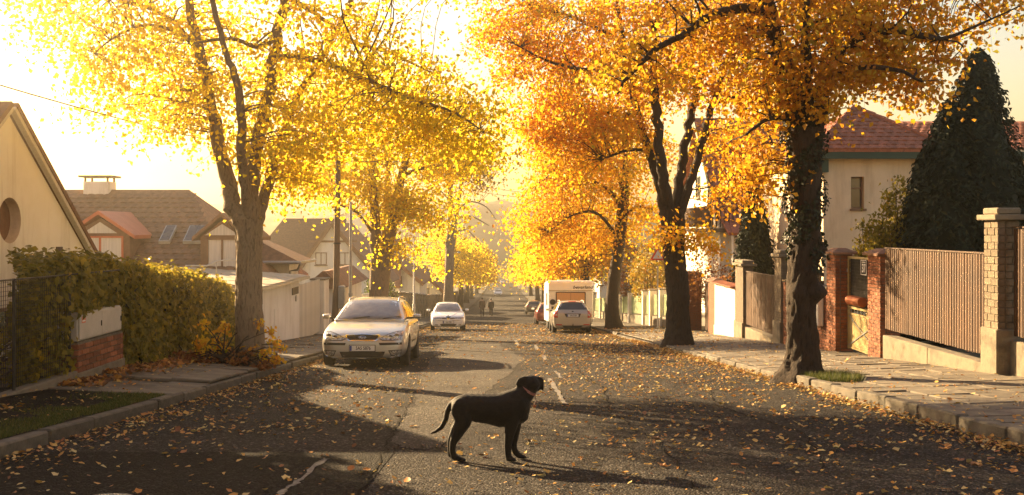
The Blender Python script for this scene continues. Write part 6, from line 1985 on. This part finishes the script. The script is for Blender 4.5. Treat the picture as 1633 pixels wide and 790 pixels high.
# --- other parked cars down the street
c = hatch('dark red car half hidden beyond the caravan', (3.05, 63.5 + 4.2, prof(67.7) + .008), R(180), 'red_car', False)
c.panel('tail_light', 'lamp_red', [(.62, .92), (.80, .9), (.80, .72), (.62, .72)], 'rear', .009, 2, .05, mirror=True)
c.plate('rear', .72, '', off=.02)
c = hatch('grey hatchback seen from behind further down on the right', (3.35, 103 + 4.2, prof(107.2) + .008), R(180), 'grey_car', False)
c.panel('tail_light', 'lamp_red', [(.52, .95), (.78, .93), (.79, .74), (.6, .74)], 'rear', .009, 2, .05, mirror=True)
c.plate('rear', .80, '', off=.02)
c.panel('lower_bumper', 'black', [(-.72, .36), (.72, .36), (.66, .26), (-.66, .26)], 'rear', .008, 2)
for lab, X, Y_, pn in (('small white car parked far down on the left of the street', -.75, 208, 'white_car'), ('grey car directly behind the far small white car', -.95, 222, 'grey_car'), ('tiny pale car at the bottom of the hill, left lane', .25, 340, 'white_car'), ('tiny dark car at the bottom of the hill, right lane', 4.2, 345, 'grey_car')):
    c = hatch(lab, (X, Y_, prof(Y_) + .01), 0.0, pn, False, wd=1.0)
    c.panel('headlight', 'lamp_glass', [(.36, .66), (.76, .67), (.76, .57), (.36, .57)], 'front', .008, 2, .06, mirror=True)
    c.panel('lower_intake', 'black', [(-.5, .42), (.5, .42), (.42, .28), (-.42, .28)], 'front', .006, 2)

# ================================================================== DOG
def blob_mesh(name, chains, balls, voxel, smooth=6):
    """one skin over tapered chains of ellipsoids: chain = list of (x, y, z, rx, ry, rz)"""
    bm = bmesh.new()
    def ell(c, r):
        m = Matrix.Translation(c) @ Matrix.Diagonal((*r, 1))
        bmesh.ops.create_icosphere(bm, subdivisions=2, radius=1.0, matrix=m)
    for ch in chains:
        for a, b in zip(ch[:-1], ch[1:]):
            a, b = np.array(a), np.array(b)
            d = np.linalg.norm((b - a)[:3])
            n = max(2, int(d / (min(a[3:].min(), b[3:].min()) * .45)))
            for k in range(n + 1):
                p = a + (b - a) * k / n
                ell(p[:3], p[3:])
    for b in balls:
        ell(b[:3], b[3:])
    me = bpy.data.meshes.new(name)
    bm.to_mesh(me); bm.free()
    me = bake(me, [('REMESH', dict(mode='VOXEL', voxel_size=voxel)), ('SMOOTH', dict(factor=.5, iterations=smooth))])
    me.polygons.foreach_set('use_smooth', [True] * len(me.polygons))
    return me
DY = 8.45
dpx = lambda cx, cy_, dy=0.0: at(670 + cx / 4.39, 580 + cy_ / 4.39, DY + dy)
DS = 1 / (F / DY * 4.39)                    # metres per crop pixel
droot = empty('dog', (dpx(450, 690).x, DY, prof(DY)), 'black dog standing side-on, looking away up the street', 'dog')
off = wloc(droot)
def dn(cx, cy_, r, dy=0.0, ry=None, rz=None):
    p = dpx(cx, cy_, dy) - off
    k = 1.2 if r < 40 else 1.07
    return (p.x, p.y, p.z, r * k * DS, (ry if ry is not None else r) * k * DS, (rz if rz is not None else r) * k * DS)
ground = lambda dy: prof(DY + dy)
def footz(dy): return (prof(DY + dy) - off.z)
def leg(pts):
    return [dn(*p) for p in pts]
trunk_ch = [dn(272, 290, 55, 0, 70, 62), dn(320, 298, 75, 0, 80, 84), dn(400, 312, 92, 0, 82, 97), dn(480, 318, 98, 0, 90, 103), dn(560, 325, 104, 0, 98, 116), dn(630, 318, 98, 0, 100, 124), dn(690, 300, 76, 0, 88, 112), dn(722, 290, 50, 0, 66, 86)]
neck_ch = [dn(560, 310, 84, 0, 84, 100), dn(620, 286, 80, 0, 80, 95), dn(672, 254, 74, 0, 72, 80), dn(724, 216, 70, .02, 62, 68), dn(757, 180, 62, .05, 56, 60)]
head_ch = [dn(772, 142, 65, .05, 62, 60), dn(784, 138, 63, .09, 60, 58), dn(796, 150, 38, .16, 40, 38), dn(800, 158, 33, .22, 36, 32), dn(802, 160, 28, .255, 26, 26)]
nd, fd = -.075, .07
hind_n = [dn(290, 320, 72, nd * .7, 48, 80), dn(306, 400, 54, nd, 40, 62), dn(268, 480, 36, nd, 30, 42), dn(232, 556, 23, nd, 20, 26), dn(224, 620, 19, nd, 17, 20), dn(238, 668, 20, nd, 20, 18), dn(278, 684, 24, nd, 24, 15), dn(300, 688, 20, nd, 23, 12)]
hind_f = [dn(285, 320, 66, fd * .7, 44, 76), dn(290, 400, 46, fd, 38, 52), dn(248, 470, 32, fd, 28, 36), dn(214, 540, 21, fd, 19, 24), dn(208, 600, 17, fd, 16, 19), dn(214, 644, 19, fd, 18, 17), dn(248, 658, 22, fd, 22, 14), dn(266, 662, 18, fd, 21, 12)]
fore_n = [dn(650, 340, 56, -.07, 40, 80), dn(640, 420, 44, -.08, 34, 52), dn(626, 480, 32, -.08, 28, 34), dn(614, 560, 24, -.08, 22, 26), dn(614, 615, 20, -.08, 19, 20), dn(622, 648, 22, -.08, 22, 18), dn(650, 658, 22, -.08, 23, 13)]
fore_f = [dn(670, 340, 56, .07, 40, 80), dn(668, 420, 40, .08, 34, 50), dn(660, 490, 29, .08, 26, 32), dn(652, 556, 22, .08, 20, 24), dn(664, 596, 19, .08, 18, 20), dn(690, 624, 21, .08, 21, 17), dn(722, 636, 22, .08, 22, 12)]
tail = [dn(246, 272, 26, 0, 24, 26), dn(214, 290, 20), dn(192, 330, 18), dn(180, 390, 17), dn(150, 446, 15), dn(105, 478, 11), dn(72, 490, 6)]
def drop(ch, dy):
    """set the paw on the asphalt"""
    lo = min(p[2] - p[5] for p in ch[-3:])
    dz = footz(dy) - lo
    n = len(ch)
    return [(p[0], p[1], p[2] + dz * min(1, k / (n - 3)), *p[3:]) for k, p in enumerate(ch)]
hind_n, hind_f, fore_n, fore_f = drop(hind_n, nd), drop(hind_f, fd), drop(fore_n, -.08), drop(fore_f, .08)
toes = []
for ch in (hind_n, hind_f, fore_n, fore_f):
    p = ch[-1]
    for k in (-1.2, -.4, .4, 1.2):
        toes.append((p[0] + (.012 if abs(k) < 1 else .004), p[1] + k * .0105, p[2] - .002, .013, .0085, .010))
earl = [dn(734, 104, 19, .02, 14, 16), dn(704, 122, 24, .0, 10, 20), dn(688, 142, 18, -.01, 8, 20)]
earr = [dn(826, 106, 18, .06, 14, 16), dn(850, 126, 16, .07, 10, 26), dn(855, 156, 12, .07, 8, 24), dn(858, 182, 8, .07, 7, 12)]
cheeks = [dn(746, 158, 34, .1, 34, 34), dn(812, 158, 32, .1, 34, 34), dn(700, 360, 60, 0, 62, 56)]
me = blob_mesh('body', [trunk_ch, neck_ch, head_ch, hind_n, hind_f, fore_n, fore_f, tail, earl, earr], cheeks + toes, .0078, 9)
link('body', me, M['dog'], droot)
# collar round the neck
ca, cb_ = dpx(708, 158, .03) - off, dpx(802, 216, .03) - off
cc = (ca + cb_) / 2
ux = (cb_ - ca).normalized()
nrm = Vector((ux.z, 0, -ux.x))
if nrm.z < 0: nrm = -nrm
mb = MB()
ra, rb = (cb_ - ca).length / 2 + .004, .074
rg_ = []
for k in range(40):
    a = 2 * math.pi * k / 40
    d = ux * math.cos(a) * ra + Vector((0, 1, 0)) * math.sin(a) * rb
    rg_.append((cc + d - nrm * .011, cc + d + nrm * .011, cc + d * 1.05 + nrm * .011, cc + d * 1.05 - nrm * .011))
vs = [p for q in rg_ for p in q]
fs = [(4 * i + j, 4 * ((i + 1) % 40) + j, 4 * ((i + 1) % 40) + (j + 1) % 4, 4 * i + (j + 1) % 4) for i in range(40) for j in range(4)]
mb.add(vs, fs)
mb.build('collar', M['collar'], droot, local=True)
tg = dpx(800, 300, .03) - off
mb = MB().lathe([(.001, -.002), (.012, -.002), (.012, .002), (.001, .002)], 12, 'Y', tuple(tg))
mb.build('collar_tag', M['copper'], droot, local=True)
MB().tube([cb_ + Vector((.004, 0, -.004)), (cb_ + tg) / 2 + Vector((.012, 0, .0)), tg + Vector((0, 0, .012))], .003, 5).build('tag_strap', M['collar'], droot, local=True)

# ================================================================== PEOPLE
def person(label, X, Y, h, coat, legs, ph):
    r_ = empty('person', (X, Y, prof(Y)), label, 'person')
    k = h / 1.75
    S = lambda x, y, z, a, b=None, c=None: (x * k, y * k, z * k, a * k, (b or a) * k, (c or a) * k)
    body = [[S(0, 0, .95, .15, .11), S(0, 0, 1.2, .15, .11), S(0, .0, 1.38, .17, .10, .08), S(0, .0, 1.47, .06), S(0, .0, 1.54, .058)],
            [S(0, .01, 1.60, .075, .09, .09), S(0, .01, 1.66, .077, .092, .092)],
            [S(.1, 0, .9, .085), S(.1, .12 * ph, .5, .062), S(.1, .18 * ph - .02, .12, .045), S(.1, .2 * ph + .02, .04, .045, .07, .035)],
            [S(-.1, 0, .9, .085), S(-.1, -.08 * ph, .5, .062), S(-.1, -.24 * ph, .13, .045), S(-.1, -.2 * ph, .04, .045, .07, .035)],
            [S(.2, 0, 1.38, .055), S(.25, -.06 * ph, 1.1, .045), S(.24, .02 - .06 * ph, .85, .036), S(.24, .03 - .06 * ph, .77, .03, .04, .045)],
            [S(-.2, 0, 1.38, .055), S(-.25, .06 * ph, 1.1, .045), S(-.24, .08 + .03 * ph, .85, .036), S(-.24, .09 + .03 * ph, .77, .03, .04, .045)]]
    link('body', blob_mesh('body', body, [], .02, 2), M['skin'], r_)
    ct = [[S(0, 0, .78, .185, .14), S(0, 0, .95, .175, .135), S(0, 0, 1.2, .175, .13), S(0, 0, 1.38, .19, .12, .09)],
          [S(.2, 0, 1.38, .07), S(.25, -.06 * ph, 1.1, .06), S(.24, .02 - .06 * ph, .87, .05)], [S(-.2, 0, 1.38, .07), S(-.25, .06 * ph, 1.1, .06), S(-.24, .08 + .03 * ph, .87, .05)]]
    link('coat', blob_mesh('coat', ct, [], .022, 2), M[coat], r_)
    tr_ = [[S(.1, 0, .86, .1), S(.1, .12 * ph, .5, .075), S(.1, .18 * ph - .02, .1, .06)], [S(-.1, 0, .86, .1), S(-.1, -.08 * ph, .5, .075), S(-.1, -.24 * ph, .11, .06)]]
    link('trousers', blob_mesh('trousers', tr_, [], .022, 2), M[legs], r_)
    link('hair', blob_mesh('hair', [[S(0, -.02, 1.64, .085, .09, .085), S(0, -.01, 1.69, .085, .1, .08)]], [], .022, 2), M['hair'], r_)
    sh = [[S(.1, .16 * ph, .04, .05, .06, .038), S(.1, .2 * ph + .08, .035, .05, .06, .034)], [S(-.1, -.22 * ph, .045, .05, .06, .038), S(-.1, -.2 * ph + .06, .035, .05, .06, .034)]]
    link('shoes', blob_mesh('shoes', sh, [], .018, 2), M['black'], r_)
    return r_
person('taller walker in brown coat seen from behind, on the left of the pair', (769 - PX) / F * 94, 94, 1.82, 'cloth_brown', 'cloth_dark', 1)
person('shorter walker in long dark coat seen from behind, on the right of the pair', (783 - PX) / F * 94, 94.3, 1.74, 'cloth_dark', 'cloth_dark', -1)

# ================================================================== FALLEN LEAVES
def dry_leaves(name, C, size, rng, tint, flat=.3):
    """curled six-pointed blades lying about"""
    n = len(C)
    nr = unit(np.stack([rng.normal(size=n) * flat, rng.normal(size=n) * flat + .076, np.ones(n)], 1))
    t = rng.normal(size=(n, 3))
    t = unit(t - nr * (t * nr).sum(1, keepdims=True))
    b = np.cross(nr, t)
    s = np.broadcast_to(size, (n,))[:, None] * np.clip(rng.lognormal(0, .33, (n, 1)), .45, 2.0)
    wd = rng.uniform(.55, 1.0, (n, 1))
    rim = []
    for k in range(6):
        a = k * math.pi / 3
        r = s * rng.uniform(.32, .62, (n, 1)) * (1.25 if k == 0 else 1.0)
        rim.append(C + t * r * math.cos(a) + b * r * wd * math.sin(a) + nr * s * rng.uniform(-.02, .22, (n, 1)))
    V = np.stack([C] + rim, 1).reshape(-1, 3)
    o_ = np.arange(n)[:, None] * 7
    Fc = np.concatenate([o_ + [0, 1 + k, 1 + (k + 1) % 6] for k in range(6)], 1).reshape(-1, 3)
    return mesh_np(name, V, Fc, np.repeat(tint, 6))
def litter_density(x, y):
    """how thickly leaves lie on the carriageway"""
    d = .16 + .10 * nz(x, y, .5, 3)
    d += .9 * math.exp(-((x - KR) / .45) ** 2) * (1.0 if y > 11 else .8)
    d += .7 * math.exp(-((x - KL) / .5) ** 2)
    if y > 15: d += .75 * max(0, min(1, (x - .3) / 2.5)) * math.exp(-((y - 24) / 14) ** 2)
    if y < 16: d += .18 * max(0, min(1, (x + 1) / 3.0))
    if -4 < x < -1.2 and 10 < y < 20: d += .3
    if y < 9: d *= .6
    if abs(x + .4) < .8 and 10 < y < 34: d *= .35
    return max(0.02, d * (.75 + .9 * nz(x, y, 1.3, 7)))
fl_me = {}
for cn, mt in FALLEN.items():
    fl_me[cn] = []
    for s in range(2):
        rr = random.Random(len(cn) * 7 + s)
        k = .032
        o_ = [(0, -1.1), (.55, -.55), (.85, .1), (.5, .6), (0, 1.15), (-.5, .6), (-.85, .1), (-.55, -.55)]
        vs = [(x * k, y * k, .012 + rr.uniform(-.004, .022)) for x, y in o_] + [(0, 0, .006)]
        mb = MB().add(vs, [(i, (i + 1) % 8, 8) for i in range(8)])
        mb.bar((0, -1.0 * k, .012), (.012, -1.7 * k, .02), .004)
        me = mb.mesh('fallen_leaf')
        me.materials.append(mt)
        fl_me[cn].append(me)
rg = random.Random(5)
cand = []
while len(cand) < 300:
    y = 6.5 + 12.5 * rg.random() ** 1.3
    x = rg.uniform(max(KL + .05, -.53 * y), min(KR - .05, .56 * y))
    if rg.random() < litter_density(x, y) * (.7 if y < 9 else 1.0):
        cand.append((x, y))
LL = {'yellow': 'pale yellow fallen leaf lying on the asphalt', 'orange': 'orange fallen leaf lying on the asphalt', 'brown': 'brown curled fallen leaf lying on the asphalt'}
for x, y in cand:
    cn = rg.choices(('yellow', 'orange', 'brown'), (5, 3.5, 2))[0]
    o = link('fallen_leaf', rg.choice(fl_me[cn]), None)
    o.location = (x, y, prof(y) + .004)
    s = rg.uniform(.5, 1.3)
    o.scale = (s, s, s)
    o.rotation_euler = (slope + rg.uniform(-.15, .15), rg.uniform(-.2, .2), rg.uniform(0, 6.28))
    tag(o, LL[cn], 'leaf', cn + ' fallen leaves on the road')
rgl = np.random.default_rng(77)
pts = []
N_ = 0
while len(pts) < 12500:
    y = 6.5 + 60 * rgl.random() ** 1.5
    x = rgl.uniform(max(KL + .03, -.54 * y), min(KR - .03, .57 * y))
    if rgl.random() < litter_density(x, y) * .8:
        pts.append((x, y, prof(y) + .014))
for k in range(2600):           # drifts against the right kerb
    y = 8 + 28 * rgl.random() ** 1.2
    x = KR - abs(rgl.normal()) * .17 - .02
    pts.append((x, y, prof(y) + .02 + .06 * rgl.random() * math.exp(-(KR - x) / .15)))
for k in range(700):            # left gutter
    y = 8 + 20 * rgl.random()
    x = KL + abs(rgl.normal()) * .2 + .02
    pts.append((x, y, prof(y) + .02))
for k in range(2300):           # on the footways
    y = 9 + 40 * rgl.random() ** 1.4
    if rgl.random() < .6:
        x = KR + .15 + 3.0 * rgl.random() ** 1.3; z = gr(x, y) + .018
    else:
        x = KL - .15 - 1.55 * rgl.random() ** .6; z = gl(x, y) + .02
    pts.append((x, y, z))
P = np.array(pts)
tn = np.clip(rgl.normal(.42, .26, len(P)), 0, 1)
me = dry_leaves('fallen_leaves', P, .039 * (1 + .036 * np.maximum(0, P[:, 1] - 18)), rgl, tn)
o = link('fallen_leaves', me, M['leaf_fallen'])
tag(o, 'scattered small yellow and orange leaves over road, gutters and footways', 'leaves', kind='stuff')
# leaf bed under the hedge
n = 1500
y = rgl.uniform(13.5, 23, n); x = -6.1 + np.abs(rgl.normal(size=n)) * .25
P = np.stack([x, y, [gl(a, b) + .02 + .03 * rgl.random() for a, b in zip(x, y)]], 1)
o = link('fallen_leaves', leaves('fallen_leaves', P, .11, rgl, np.clip(rgl.normal(.75, .2, n), 0, 1), up=1.6, droop=0), M['leaf_fallen'])
tag(o, 'bed of rusty fallen leaves along the foot of the ivy hedge', 'leaves', kind='stuff')

# ================================================================== HAZE
hz = MB().box(-390, 390, -40, 520, -25, 24).build('haze', None)
hm = bpy.data.materials.new('haze')
hm.use_nodes = True
t = hm.node_tree
for n in list(t.nodes): t.nodes.remove(n)
out = t.nodes.new('ShaderNodeOutputMaterial')
pv = t.nodes.new('ShaderNodeVolumePrincipled')
pv.inputs['Color'].default_value = (1.0, .90, .70, 1)
pv.inputs['Density'].default_value = .0017
pv.inputs['Anisotropy'].default_value = .9
t.links.new(pv.outputs[0], out.inputs['Volume'])
hz.data.materials.append(hm)
tag(hz, 'warm golden haze filling the street', 'haze', kind='stuff')
